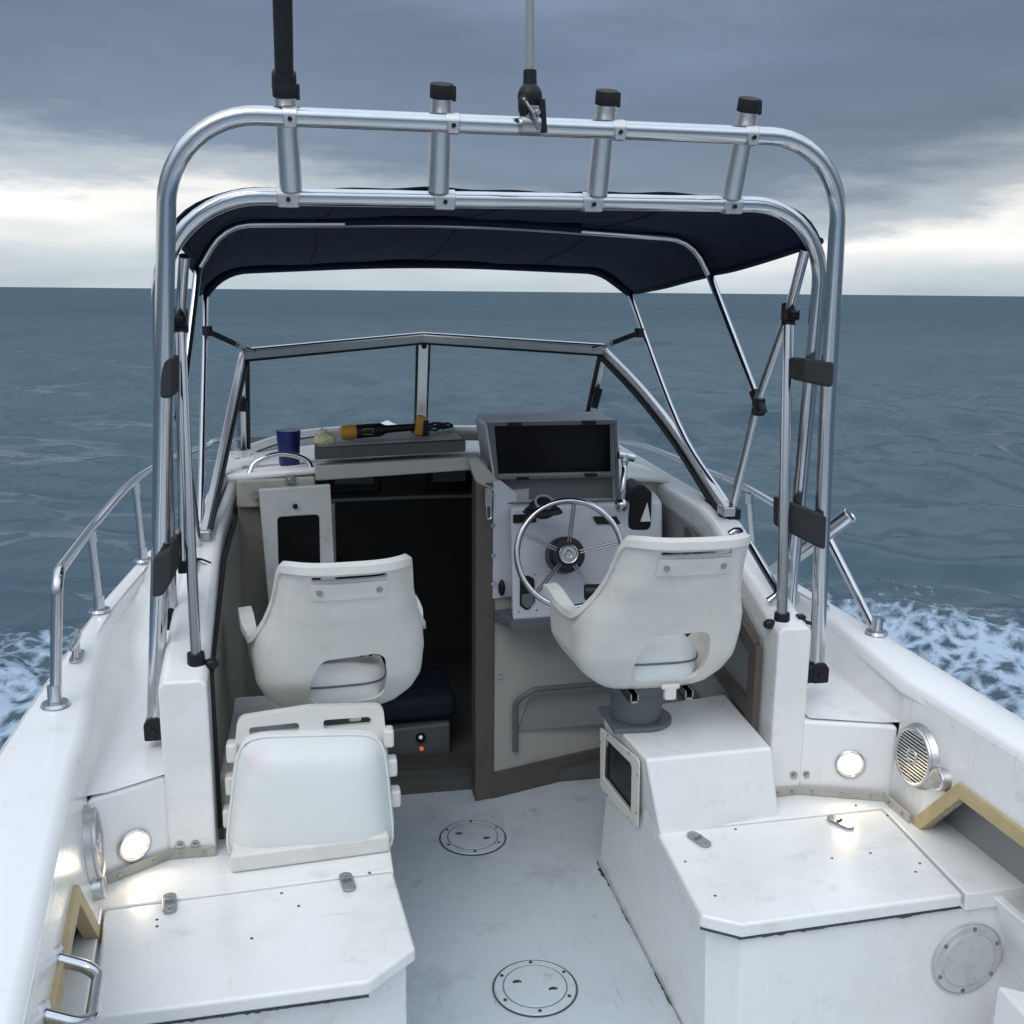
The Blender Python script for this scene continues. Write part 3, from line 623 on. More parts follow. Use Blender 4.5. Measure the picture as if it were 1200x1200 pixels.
# lintel + sliding hatch
q = MB(); q.prism([(.0, 3.33, 1.142), (.53, 3.30, 1.172), (.53, 3.30, 1.218), (.0, 3.33, 1.192)], (0, .05, 0)); obj('door_lintel', q, 'paleTrim', boat, bevel=.006)
q = MB(); q.prism([(.515, 3.25, 1.14), (.60, 3.27, 1.09), (.60, 3.27, 1.13), (.53, 3.29, 1.215), (.49, 3.29, 1.215)], (0, .05, 0)); obj('lintel_corner', q, 'paleTrim', boat, bevel=.006)
q = MB(); q.prism([(.0, 3.33, 1.212), (.49, 3.31, 1.232), (.50, 3.74, 1.228), (.005, 3.74, 1.206)], (0, 0, .038)); hatch = obj('sliding_hatch', q, 'greywood', boat, bevel=.004)
q = MB(); q.prism([(.01, 3.345, 1.2515), (.48, 3.325, 1.2715), (.49, 3.73, 1.2675), (.015, 3.73, 1.2455)], (0, 0, .003)); obj('hatch_top', q, 'greypanel', hatch)
# dash deck and cabin roof up to the windscreen, foredeck to the bow
q = MB()
q.sheet([[(-.30, 3.34, 1.155), (.0, 3.34, 1.175), (.50, 3.33, 1.20), (.6, 3.4, 1.16), (1.25, 3.45, 1.09)],
         [(-.32, 4.25, 1.072), (.0, 4.25, 1.092), (.5, 4.25, 1.10), (.8, 4.25, 1.09), (1.26, 4.25, 1.072)],
         [(-.28, 4.75, 1.015), (.0, 4.9, 1.035), (.5, 5.0, 1.04), (.9, 4.9, 1.035), (1.2, 4.75, 1.015)],
         [(-.2, 5.6, .90), (.1, 5.7, .93), (.48, 5.75, .935), (.86, 5.7, .93), (1.15, 5.6, .90)],
         [(.2, 6.5, .80), (.35, 6.6, .82), (.48, 6.65, .82), (.6, 6.6, .82), (.76, 6.5, .80)]])
obj('cabin_roof', q, 'gel_clean', boat, solid=.02)
# foredeck joining cabin and hull
q = MB(); rows = []
for y in [4.7 + .2 * i for i in range(11)] + [6.82]:
    h = max(.02, half(y) - .012); z = sheer(y)
    rows.append([(XC + h * t, y, z - .004 + .03 * (1 - t * t)) for t in (-1, -.85, -.7, -.35, 0, .35, .7, .85, 1)])
q.sheet(rows); obj('foredeck', q, 'gel_clean', boat, solid=.015)
# port dash box, its underside shelf, door panel
q = MB(); q.prism([(-.25, 3.33, 1.06), (.0, 3.325, 1.06), (.0, 3.325, 1.158), (-.25, 3.33, 1.15)], (0, .3, 0)); obj('port_dash', q, 'paleTrim', boat, bevel=.008)
q = MB(); q.prism([(-.25, 3.36, 0), (.06, 3.36, 0), (.06, 3.36, 1.06), (-.25, 3.36, 1.06)], (0, .015, 0)); obj('port_bulkhead', q, 'liner', boat)
q = MB(); dA = [P(303, 574, y=3.29), P(387, 568, y=3.29)]; q.prism([dA[0], dA[1], (.062, 3.29, .42), (-.15, 3.29, .42)], (0, .022, 0)); door = obj('cabin_door', q, 'plate', boat, bevel=.004)
wn = [P(325, 607, y=3.28), P(374, 604, y=3.28), P(376, 690, y=3.28), P(327, 690, y=3.28)]
c = MB(); c.prism([p + V((0, -.04, 0)) for p in roundpoly(wn, .012)], (0, .1, 0)); cut(door, c)
q = MB(); q.prism([p + V((0, .018, 0)) for p in roundpoly(wn, .012)], (0, .008, 0)); obj('window', q, 'plexi', door)
q = MB(); p = P(346, 593, y=3.29); q.cyl(p, p - V((0, .008, 0)), .008, n=14); obj('door_bolt', q, 'black', door)
q = MB(); p = P(340, 562, y=3.322); q.box(p, (.03, .012, .03)); q.cyl(p - V((0, .005, 0)), p - V((0, .012, 0)), .007); obj('dash_catch', q, 'chrome_dk', boat, bevel=.003)
q = MB(); p = P(299, 580, y=3.32); q.cyl(p, p - V((0, .014, 0)), .012); q.cyl(p - V((0, .014, 0)), p - V((0, .02, 0)), .006); obj('dash_knob', q, 'chrome_dk', boat)
q = MB(); a, b_ = P(291, 558, y=3.37), P(367, 553, y=3.37); q.tube(spline([a, lerp(a, b_, .12) + V((0, .02, .04)), lerp(a, b_, .5) + V((0, .03, .062)), lerp(a, b_, .88) + V((0, .02, .04)), b_], 6), .009); obj('grab_rail', q, 'steel', boat)
# cabin inside: sole, far lining with two small ports, sides closed by the trunk
q = MB(); q.box((.47, 4.1, .02), (1.5, 1.5, .06)); q.box((.47, 4.72, .55), (1.5, .03, 1.1)); obj('cabin_lining', q, 'darkin', boat)
for x0, x1 in ((-.24, .12), (.72, 1.16)):
    q = MB(); q.box(((x0 + x1) / 2, 4.15, .24), (x1 - x0, 1.0, .44)); o = obj('berth', q, 'offwhite', boat, bevel=.02)
    q = MB(); q.box(((x0 + x1) / 2, 4.15, .51), (x1 - x0 - .02, 1.0, .09)); obj('berth_cushion', q, 'navy', o, bevel=.03, seg=4)
q = MB(); q.prism([(-.05, 3.46, .04), (.53, 3.42, .04), (.53, 3.42, .075), (-.05, 3.46, .075)], (0, .08, 0)); obj('door_sill', q, 'greywood', boat)
for u0, u1 in ((385, 446), (500, 553)):
    a, b_ = P(u0, 572, y=4.68), P(u1, 572, y=4.68); zc_ = .90
    w = MB(); w.box(((a.x + b_.x) / 2, 4.69, zc_), (b_.x - a.x, .02, .14)); o = obj('cabin_port', w, 'black', boat, bevel=.01)
    w = MB(); w.box(((a.x + b_.x) / 2, 4.677, zc_ + .015), (b_.x - a.x - .06, .01, .07)); obj('pane', w, 'greypanel', o)
# bulkhead strip with bolts, console, electronics box
q = MB(); q.prism([(.575, 3.262, .735), (.66, 3.285, .735), (.66, 3.285, 1.09), (.60, 3.27, 1.14), (.575, 3.262, 1.14)], (0, .025, 0)); strip = obj('bulkhead_strip', q, 'consolewhite', boat, bevel=.004)
q = MB()
for v in (580, 615, 650, 683): p = P(576 + (v - 580) * .02, v, y=3.27); q.cyl(p + V((0, .01, 0)), p - V((0, .012, 0)), .0085, n=14)
p = P(586, 792, y=3.29); q.cyl(p + V((0, .02, 0)), p - V((0, .01, 0)), .008, n=12)
obj('bolt', q, 'chrome_dk', strip)
CF = lambda z: 3.165 + (z - .67) * .18       # raked face of the helm console
q = MB(); z0, z1 = .685, 1.055
q.loft([[(.625, CF(z0), z0), (1.16, CF(z0) + .03, z0), (1.2, 3.46, z0), (.645, 3.3, z0)], [(.625, CF(z1), z1), (1.16, CF(z1) + .03, z1), (1.2, 3.46, z1), (.645, 3.3, z1)]])
console = obj('helm_console', q, 'consolewhite', boat, bevel=.012, seg=3)
q = MB(); q.prism([(.62, CF(.665) - .002, .655), (1.17, CF(.665) + .028, .655), (1.2, 3.46, .655), (.575, 3.29, .655)], (0, 0, .034)); obj('console_lip', q, 'slate', console, bevel=.003)
# electronics box
ex = MB(); y0 = 3.28
o4 = [P(568, 494, y=3.30), P(724, 491, y=3.30), P(727, 590, y=3.28), P(583, 592, y=3.28)]
ex.prism(roundpoly([o4[0], o4[1], o4[2], o4[3]], .02), (0, .22, 0)); ebox = obj('instrument_box', ex, 'consolewhite', boat, bevel=.008, seg=3)
rc = [P(579, 499, y=3.30), P(719, 497, y=3.30), P(720, 555, y=3.30), P(583, 558, y=3.30)]
c = MB(); c.prism([p - V((0, .1, 0)) for p in rc], (0, .16, 0)); rc2 = [P(584, 562, y=3.28), P(721, 559, y=3.28), P(722, 586, y=3.28), P(587, 589, y=3.28)]
c2 = MB(); c2.prism([p - V((0, .1, 0)) for p in rc2], (0, .145, 0)); cut(ebox, c, c2); ebox.data.materials.clear(); ebox.data.materials.append(M['consolewhite'])
cc = [V((sum(p.x for p in o4) / 4, 0, sum(p.z for p in o4) / 4))] * 4
fq = MB(); fq.prism([p + V((.006 if p.x < .8 else -.004, -.004, -.003 if p.z > 1.2 else .004)) for p in o4], (0, .007, 0)); fp_ = obj('face_frame', fq, 'dashgrey', ebox)
k1_ = MB(); k1_.prism([p - V((0, .1, 0)) for p in rc], (0, .2, 0)); k2_ = MB(); k2_.prism([p - V((0, .1, 0)) for p in rc2], (0, .2, 0)); cut(fp_, k1_, k2_); fp_.data.materials.clear(); fp_.data.materials.append(M['dashgrey'])
q = MB(); q.prism([p + V((0, .045, 0)) for p in rc], (0, .006, 0)); obj('smoked_cover', q, 'plexi', ebox)
q = MB(); q.prism([p + V((0, .040, 0)) for p in rc2], (0, .006, 0)); obj('lower_panel', q, 'dashgrey', ebox)
q = MB()
for u, v in ((603, 497), (690, 495), (612, 560), (692, 557)): q.box(P(u, v, y=3.292), (.045, .02, .012))
obj('hinge', q, 'black', ebox, bevel=.002)
# small fittings on the console face
def cpt(u, v):
    p = P(u, v, y=3.2)
    for _ in range(4): p = P(u, v, y=CF(p.z) + (p.x - .625) * .056)
    return p
cn = V((-.05, -1, .18)).normalized()
def plate_on(pts, name, mtl, t=.008, r=.003):
    q = MB(); q.prism(roundpoly([cpt(*p) for p in pts], r), cn * t); return obj(name, q, mtl, console, bevel=.0015)
plate_on([(601, 603), (628, 602), (628, 612), (601, 613)], 'switch_label', 'black'); plate_on([(694, 605), (722, 605), (727, 614), (699, 614)], 'switch_label', 'black')
plate_on([(609, 677), (618, 674), (626, 678), (627, 705), (618, 716), (609, 710)], 'switch_pocket', 'black', .004, .012)
plate_on([(611, 696), (625, 695), (625, 706), (618, 713), (611, 708)], 'rocker_switch', 'slate', .012, .006)
q = MB(); p = P(588, 689, y=3.262); q.ball(p, (.012, .016, .028), 14); obj('ignition_knob', q, 'black', console)
q = MB(); s0 = [cpt(u, v) for u, v in ((608, 674), (627, 673), (608, 717), (629, 715))]
for p in s0: q.cyl(p - cn * .002, p + cn * .003, .003, n=8)
obj('screw', q, 'chrome_dk', console)
q = MB(); cb = P(636, 600, z=1.062); q.cyl(cb, cb + V((0, 0, .012)), .065, .055, n=32); q.ball(cb + V((0, 0, .012)), (.047, .04, .035), 20); comp = obj('compass', q, 'black', boat)
q = MB(); ring(q, cb + V((0, -.018, .036)), V((0, -.6, .8)).normalized(), .028, .004, 28); obj('compass_ring', q, 'greypanel', comp)
# throttle lever and its control box
q = MB(); tb = P(752, 612, y=3.24); q.prism(roundpoly([tb + V((-.05, 0, -.03)), tb + V((.035, 0, -.03)), tb + V((.035, 0, .1)), tb + V((.0, 0, .135)), tb + V((-.035, 0, .115))], .02), (0, .13, 0)); thr = obj('throttle_control', q, 'black', boat, bevel=.008)
q = MB(); a = P(728, 592, y=3.2); b_ = P(733, 533, y=3.24); q.tube(spline([a, lerp(a, b_, .4) + V((-.004, -.015, 0)), lerp(a, b_, .8), b_], 5), [.011] * 5 + [.009] * 6 + [.013] * 5); q.ball(a, (.022, .025, .025)); q.cyl(b_ + V((-.025, 0, 0)), b_ + V((.03, 0, -.012)), .013); obj('throttle_lever', q, 'steel', thr)
q = MB(); a = P(757, 601, y=3.235); q.prism([a + V((-.018, 0, -.03)), a + V((.018, 0, -.03)), a + V((.004, 0, .035))], (0, .004, 0)); obj('warning_tag', q, 'whitelabel', thr)
# foot rail on the bulkhead with the grey splash panel behind
q = MB(); pts = [P(604, 880, y=by(.68) - .02), P(604, 822, y=by(.68) - .03), P(625, 808, y=by(.68) - .04), P(720, 800, y=by(.9) - .04), P(760, 798, y=by(1.0) - .02)]
q.tube(fillet(pts, .05), .010); obj('foot_rail', q, 'slate', boat)
q = MB(); f0 = [P(606, 856, y=by(.69) - .004), P(720, 846, y=by(.95) - .004), P(720, 803, y=by(.95) - .004), P(622, 812, y=by(.72) - .004)]; q.prism(f0, (0, -.008, 0)); obj('splash_panel', q, 'greypanel', boat)

# steering wheel
wc = P(668, 649, y=3.03); wn_ = V((-.10, -1, .30)).normalized(); wa, wb = disc_basis(wn_)
q = MB(); WRd = .168; q.tube([wc + (wa * math.cos(t) + wb * math.sin(t)) * WRd for t in [2 * math.pi * i / 64 for i in range(64)]], .0095, 12, closed=True)
wh = obj('steering_wheel', q, 'steel', boat, label='five spoke chrome steering wheel with black hub')
hubc = wc - wn_ * .05
for k in range(5):
    t = R(84 + 72 * k); d = wa * math.cos(t) + wb * math.sin(t)
    q = MB(); off = wa.cross(wn_) * 0
    side = (wn_.cross(d)).normalized() * .004
    for sg in (-1, 1): q.tube([hubc + d * .04 + wn_ * .01 + side * sg, wc + d * .10 - wn_ * .02 + side * sg, wc + d * (WRd - .004) + side * sg], .003, 8)
    obj('spoke', q, 'chrome_dk', wh)
q = MB(); q.cyl(hubc - wn_ * .10, hubc - wn_ * .01, .062, .058, n=36); q.cyl(hubc - wn_ * .01, hubc + wn_ * .012, .058, .05, n=36); obj('hub', q, 'black', wh, bevel=.004)
q = MB(); q.cyl(hubc + wn_ * .01, hubc + wn_ * .024, .034, .03, n=28); ring(q, hubc + wn_ * .024, wn_, .028, .004, 28); ring(q, hubc + wn_ * .025, wn_, .012, .003, 20); obj('hub_cap', q, 'chrome_dk', wh)

# ---------------------------------------------- windscreen
wsn = MB()
TL, TC, TR = P(284, 417, y=4.2), P(496, 397, y=4.5), P(708, 411, y=4.2)
BL, BC, BR = P(286, 528, y=4.4), P(493, 503, y=4.85), P(690, 500, y=4.4)
def fbar(mb, pts, w, t, up=V((0, 0, 1))):
    for a, b_ in zip(pts, pts[1:]):
        a, b_ = V(a), V(b_); d = b_ - a; yv = d.normalized(); xv = yv.cross(up).normalized(); zv = xv.cross(yv)
        mb.box((a + b_) / 2, (t, d.length + .004, w), Matrix((xv, yv, zv)).transposed())
q = MB(); fbar(q, [TL, TC], .036, .02); fbar(q, [TC, TR], .036, .02)
botL = spline([BL, P(345, 510, y=4.65), P(420, 503, y=4.8), BC], 4); botR = spline([BC, P(560, 503, y=4.75), P(640, 503, y=4.6), BR], 4)
fbar(q, botL, .035, .025); fbar(q, botR, .035, .025)
fbar(q, [TL, BL], .03, .022, V((0, 1, 0))); fbar(q, [TR, BR], .03, .022, V((0, 1, 0)))
ws = obj('windscreen', q, 'alu', boat, bevel=.004)
q = MB(); fbar(q, [TC + V((0, 0, -.01)), BC], .034, .045, V((0, 1, 0))); obj('centre_post', q, 'alu', ws, bevel=.006)
q = MB(); p = TC + V((.0, -.025, -.03)); q.cyl(p, p - V((0, .012, 0)), .012); obj('catch', q, 'black', ws)
for a, b_ in ((P(285, 468, y=4.27), P(285, 482, y=4.27)), (P(702, 455, y=4.27), P(696, 478, y=4.27))): q = MB(); q.cyl(a, b_, .017); obj('catch', q, 'black', ws)
q = MB(); q.tube(spline([TL + V((0, 0, .02)), TC + V((0, 0, .02)), TR + V((0, 0, .02))], 1), .009, 8); obj('top_seal', q, 'steel', ws)
def resample(pts, n):
    L_ = [0]
    for a, b_ in zip(pts, pts[1:]): L_.append(L_[-1] + (V(b_) - V(a)).length)
    out = []; k = 0
    for i in range(n):
        s_ = L_[-1] * i / (n - 1)
        while k < len(L_) - 2 and L_[k + 1] < s_: k += 1
        out.append(lerp(pts[k], pts[k + 1], (s_ - L_[k]) / max(1e-9, L_[k + 1] - L_[k])))
    return out
for a, b_ in (([TL, TC], botL), ([TC, TR], botR)):
    q = MB(); q.sheet([[lerp(p, r_, t / 6) for p, r_ in zip(resample(a, 14), resample(b_, 14))] for t in range(7)]); obj('pane', q, 'glass', ws, smooth=80)
q = MB()
for a, b_ in ((TL, TC), (TC, TR)): fbar(q, [a + V((0, -.004, -.02)), b_ + V((0, -.004, -.02))], .008, .02)
for a, b_, dx in ((TL, BL, .017), (TR, BR, -.017), (TC, BC, .022), (TC, BC, -.022)): fbar(q, [a + V((dx, 0, -.02)), b_ + V((dx, 0, .01))], .010, .02, V((0, 1, 0)))
for b_ in (botL, botR): fbar(q, [p + V((0, -.004, -.021)) for p in b_], .012, .02)
obj('gasket', q, 'rubber', ws)
q = MB()
for b_ in (botL, botR): fbar(q, [p + V((0, -.006, -.046)) for p in b_], .05, .018)
obj('base_seal', q, 'chrome_dk', ws)
# wings
WLb = P(240, 626, y=3.0); WRb = P(851, 598, y=3.0)
q = MB(); fbar(q, [TL, WLb], .032, .024); q.box(WLb, (.04, .06, .03)); wgl = obj('windscreen_wing', q, 'alu', boat, bevel=.006)
q = MB(); sl = [WLb, lerp(WLb, BL, .5) + V((-.01, 0, -.0)), BL]; fbar(q, sl, .03, .02); obj('lower_seal', q, 'rubber', wgl)
q = MB(); q.sheet([[TL, TL + V((0, .001, 0))], [WLb, BL]]); obj('pane', q, 'glass', wgl, smooth=0)
q = MB(); fbar(q, [TL + V((.014, .01, -.03)), WLb + V((.014, .01, .01))], .014, .014); obj('gasket', q, 'rubber', wgl)
fr_ = [(708, 412, 4.2), (745, 450, 3.95), (780, 492, 3.7), (808, 532, 3.45), (832, 570, 3.2), (851, 598, 3.0)]
fp = spline([P(u, v, y=y) for u, v, y in fr_], 4)
q = MB(); fbar(q, fp, .034, .024); q.box(WRb, (.04, .06, .03)); wgr = obj('windscreen_wing', q, 'alu', boat, bevel=.004)
low = [P(848, 604, y=3.0), P(795, 575, y=3.5), P(738, 545, y=4.0), BR]
q = MB(); fbar(q, low, .04, .02); obj('lower_seal', q, 'rubber', wgr)
q = MB(); lw2 = resample(low[::-1], 20); q.sheet([[lerp(p, r_, t / 4) for p, r_ in zip(resample(fp, 20), lw2)] for t in range(5)]); obj('pane', q, 'glass', wgr, smooth=80)
q = MB(); fbar(q, [p + V((-.012, 0, -.022)) for p in fp], .02, .018); obj('gasket', q, 'rubber', wgr)

# ---------------------------------------------- rails, cleats, gunwale rod holder
def foot(mb, p, n=V((0, 0, 1))): mb.cyl(p, p + n * .008, .034, .03, n=24); mb.cyl(p + n * .006, p + n * .05, .017, .016, n=16)
q = MB(); b0 = P(65, 826, z=GZ + .008); b1 = P(117, 716, z=.765); b2 = P(168, 657, z=.775)
t0 = P(67, 672, y=b0.y + .02); t1 = P(106, 620, y=b1.y + .0); t2 = P(158, 563, y=b2.y)
far = [P(205, 536, y=4.6), P(240, 524, y=5.1), P(280, 515, y=5.7)]; bow = V((XC, 6.80, P(490, 520, y=6.8).z))
q.tube(fillet([b0, t0, t1], .05) [:-1] + spline([t1, t2] + far + [bow], 6), .0135); q_ = obj('bow_rail', q, 'steel', boat)
for b_, t in ((b1, t1), (b2, t2)):
    q = MB(); q.tube([b_, t], .0115); foot(q, b_, V((0, 0, 1))); q.cyl(lerp(b_, t, .84), lerp(b_, t, .97), .015); obj('stanchion', q, 'steel', q_)
q = MB(); foot(q, b0); obj('rail_foot', q, 'steel', q_)
q = MB(); c0 = P(1027, 742, z=GZ + .008); k1 = P(1005, 700, y=2.78); k2 = P(968, 625, y=3.0); c1 = P(880, 574, y=3.55); c2_ = P(835, 555, y=3.95)
mir = [V((2 * XC - p.x, p.y, p.z)) for p in (far[0], far[1], far[2])]
q.tube(fillet([c0, k2, c1], .12)[:-1] + spline([c1, c2_] + mir + [bow], 6), .0135); q_ = obj('bow_rail', q, 'steel', boat)
q = MB(); b_ = P(884, 655, y=3.6); q.tube([b_, P(878, 578, y=3.55)], .0115); foot(q, b_); q.cyl(P(878, 590, y=3.55), P(878, 578, y=3.55), .015); obj('stanchion', q, 'steel', q_)
q = MB(); foot(q, c0); obj('rail_foot', q, 'steel', q_)
def cleat(p, ang):
    rot = Matrix.Rotation(R(ang), 3, 'Z'); q = MB(); T = lambda v: p + rot @ V(v)
    q.prism([T((x, y, 0)) for x, y in rrect(.03, .1, .014)], (0, 0, .005))
    for s_ in (-.022, .022): q.cyl(T((0, s_, .004)), T((0, s_, .04)), .009, .007)
    q.tube(spline([T((0, -.085, .05)), T((0, -.05, .045)), T((0, 0, .042)), T((0, .05, .045)), T((0, .085, .05))], 5), [.004, .005, .006, .007, .008] + [.009] * 11 + [.008, .007, .006, .005, .004])
    obj('mooring_cleat', q, 'steel', boat)
cleat(P(90, 770, z=GZ + .008), 4); cleat(P(962, 708, z=GZ + .008), -8)
q = MB(); a, b_ = P(905, 672, y=2.9), P(996, 604, y=2.75); q.tube([a, lerp(a, b_, .5), b_], .0235, 20, caps=False); q.cyl(a, lerp(a, b_, .95), .021, n=18); ring(q, b_, (b_ - a).normalized(), .0225, .003, 24)
q.cyl(lerp(a, b_, .25) + V((0, 0, -.02)), lerp(a, b_, .25) + V((0, 0, -.11)), .014); q.cyl(P(925, 700, z=GZ + .006), P(925, 700, z=GZ + .014), .035, n=24); obj('gunwale_rod_holder', q, 'steel', boat)
q = MB(); a, b_ = P(867, 618, y=2.75), P(913, 696, y=2.48); q.tube(fillet([a + V((-.03, 0, -.02)), a, b_, b_ + V((-.03, 0, -.02))], .02), .011); obj('grab_rail', q, 'steel', boat)
q = MB(); a, b_ = P(232, 655, y=2.85), P(221, 775, y=2.5); q.tube(fillet([a + V((.03, 0, -.02)), a + V((-.01, 0, .0)), b_ + V((-.012, 0, .01)), b_ + V((.03, 0, -.02))], .02), .011); obj('grab_rail', q, 'steel', boat)
q = MB(); p = P(938, 727, y=2.42); q.box(p, (.02, .02, .03)); q.tube([p + V((-.03, 0, .0)), p, p + V((.03, 0, -.01))], .005, 8); obj('cam_clip', q, 'black', boat)

# ---------------------------------------------- rod rack (two hoops, rod holders)
rack = thing('rod_rack', 'tall twin hoop stainless tube arch carrying four rod holders over the cockpit', 'rod rack', (XC, 2.5, .7))
fL, fR = P(182, 850, y=2.50), P(957, 785, y=2.50); kL, kR = P(197, 131, y=2.36), P(987, 163, y=2.36)
outer = fillet([fL, P(188, 640, y=2.47), kL, kR, P(969, 480, y=2.45), fR], [1.5, .2, .2, 1.5], 12)
q = MB(); q.tube(outer, .0205, 18); obj('hoop', q, 'steel', rack)
iL, iR = P(199, 722, y=2.66), P(923, 725, y=2.6); jL, jR = P(184, 228, y=2.47), P(969, 241, y=2.47)
inner = fillet([iL, jL, jR, iR], [.24, .2], 12)
q = MB(); q.tube(inner, .0195, 18); obj('hoop', q, 'steel', rack)
def mount(mb, p, out): mb.prism(roundpoly([p + V((-.024, -.028, -.03)), p + V((.024, -.028, -.03)), p + V((.024, -.028, .012)), p + V((.012, -.028, .028)), p + V((-.012, -.028, .028)), p + V((-.024, -.028, .012))], .006), (0, .056, 0))
for p, s_ in ((fL, -1), (fR, 1), (iL, -1), (iR, 1)):
    q = MB(); mount(q, p, s_); q.cyl(p + V((0, -.028, -.008)), p + V((0, -.034, -.008)), .008); q.box(p + V((-s_ * .03, 0, -.006)), (.03, .05, .046)); obj('foot_mount', q, 'black', rack, bevel=.003)
def wrap(pts, ys_, th=.06):
    q = MB(); q.prism([P(u, v, y=y) for (u, v), y in zip(pts, ys_)], (0, th, 0)); obj('cloth_wrap', q, 'wrap', rack, bevel=.008, seg=3)
wrap([(942, 420), (979, 424), (977, 455), (942, 447)], (2.46, 2.40, 2.40, 2.46), .09); wrap([(924, 588), (970, 605), (968, 646), (924, 624)], (2.50, 2.42, 2.42, 2.50), .10)
wrap([(188, 420), (203, 419), (202, 467), (187, 467)], (2.4,) * 4, .12); wrap([(179, 654), (201, 641), (201, 682), (190, 699), (178, 701)], (2.43,) * 5, .16)
hold = [((333, 97), (341, 238)), ((518, 99), (514, 240)), ((712, 107), (700, 243)), ((879, 116), (857, 247))]
tops = []
for (tu, tv), (bu, bv) in hold:
    a = P(bu, bv - 16, y=2.462); b_ = P(tu, tv - 1, y=2.385)
    d = (b_ - a).normalized(); q = MB(); q.tube([a, b_ - d * .03], .025, 24, caps=False); q.tube([a, b_ - d * .03], .0225, 24, caps=False); q.cyl(a, a + d * .004, .025, n=24)
    rh = obj('rod_holder', q, 'alu', rack)
    q = MB(); q.tube([b_ - d * .030, b_ - d * .028, b_ - d * .003, b_, b_ - d * .002, b_ - d * .06], [.0252, .0264, .0264, .0255, .0232, .0222], 24, caps=False); ax = d.cross(V((0, 1, 0))).normalized(); q.box(b_ - d * .02 - ax * .028, (.007, .012, .03)); obj('rubber_cap', q, 'rubber', rh)
    tops.append((a, b_, d))
    # clamps round the two bars
    for bar_, pz in ((outer, 'o'), (inner, 'i')):
        cand = [lerp(x, y, t) for x, y in zip(bar_, bar_[1:]) for t in [i / 40 for i in range(41)] if min(x.z, y.z) > 1.85]
        mid = lerp(a, b_, .64 if pz == 'o' else .0); c_ = min(cand, key=lambda w: (w.x - mid.x) ** 2)
        if pz == 'o':
            c_ = c_ + V((.008, 0, 0)); q = MB(); q.cyl(c_ + V((-.015, 0, 0)), c_ + V((.015, 0, 0)), .0225, n=24); q.box(c_ + V((0, -.014, -.010)), (.024, .02, .028)); q.box(c_ + V((-.004, .024, 0)), (.026, .03, .03))
        else:
            q = MB(); q.cyl(c_ + V((-.025, 0, 0)), c_ + V((.025, 0, 0)), .0225, n=24); q.box(c_ + V((0, -.012, -.010)), (.044, .02, .028))
        obj('clamp', q, 'alu', rh, bevel=.002)
        q = MB(); p = c_ + V((0, -.024, -.008)); q.cyl(p + V((0, .004, 0)), p - V((0, .005, 0)), .005, n=10); obj('clamp_bolt', q, 'black', rh)
# rod standing in the first holder
a, b_, d = tops[0]
rod = thing('fishing_rod', 'thick black fishing rod standing upright in the leftmost rod holder', 'fishing rod', b_ - d * .12)
up_ = (P(330, -40, y=2.27) - b_).normalized()
q = MB(); q.tube([b_ - d * .12, b_ - d * .01, b_ + up_ * .5], [.0195, .0195, .0215], 20); q.cyl(b_ - up_ * .012, b_ + up_ * .02, .0265, .0255, n=20); obj('rod_butt', q, 'rubber', rod)
q = MB(); q.tube([b_ + up_ * .5, b_ + up_ * .56, b_ + up_ * 2.2], [.016, .009, .003], 12); obj('rod_blank', q, 'black', rod)
# antenna on its ratchet mount
ab = P(621, 146, y=2.335)
an = thing('antenna', 'slim grey white whip antenna on a black ratchet mount at the top bar', 'antenna', ab)
ud = (P(621, -30, y=2.34) - ab).normalized()
q = MB(); q.cyl(ab + ud * .1, ab + ud * 1.9, .0095, .006, n=14); obj('whip', q, 'greypanel', an)
q = MB(); q.cyl(ab + ud * .055, ab + ud * .112, .016, .0145, n=18); q.ball(ab + ud * .055, (.028, .024, .034), 16); q.cyl(ab + V((.022, -.016, .05)), ab + V((.028, -.016, -.018)), .008); q.ball(ab + V((-.016, -.012, .035)), (.014, .016, .026), 12); obj('ratchet', q, 'black', an)
q = MB(); q.cyl(ab + V((-.022, 0, 0)), ab + V((.022, 0, 0)), .024, n=22); q.box(ab + V((0, -.004, .022)), (.034, .034, .03)); q.cyl(ab + V((.004, -.02, .02)), ab + V((.012, -.034, .022)), .007); q.tube([ab + V((-.02, -.02, .05)), ab + V((.0, -.03, .02)), ab + V((.015, -.024, -.015))], .005, 8); obj('mount', q, 'chrome_dk', an, bevel=.003)

# ---------------------------------------------- bimini top
bim = thing('bimini_top', 'navy canvas sun awning on slim steel bows above the seats', 'awning', (XC, 3.2, 1.05))
def bowpts(lo_l, cl, ml, cr, lo_r, r=.16):
    return fillet([lo_l, cl, ml, cr, lo_r], [r, 6, r], 10)
rear = [p for p in inner if p.z > 1.86]
baseL, baseR = P(231, 622, y=3.02), P(858, 597, y=3.0)
mL, mR = P(232, 315, y=3.1), P(832, 324, y=3.1); mtL, mtR = P(262, 262, y=3.1), P(812, 280, y=3.1)
mm_ = lerp(mtL, mtR, .5) + V((0, 0, .025))
frL, frR = P(241, 347, y=4.25), P(738, 345, y=4.25); ftL, ftR = P(262, 318, y=4.25), P(702, 318, y=4.25); fmm = P(490, 309, y=4.3)
midbow = fillet([mL, mtL, mm_, mtR, mR], [.14, 8, .14], 10); frontbow = fillet([frL, ftL, fmm, ftR, frR], [.2, 8, .2], 12)
NS = 61
ra, rb_, rc_ = resample(rear, NS), resample(midbow, NS), resample(frontbow, NS)
rows = []
cen = V((XC, 0, 1.4))
def outw(p, d): v = V((p.x - XC, 0, (p.z - 1.5) * 1.6)); return p + v.normalized() * d
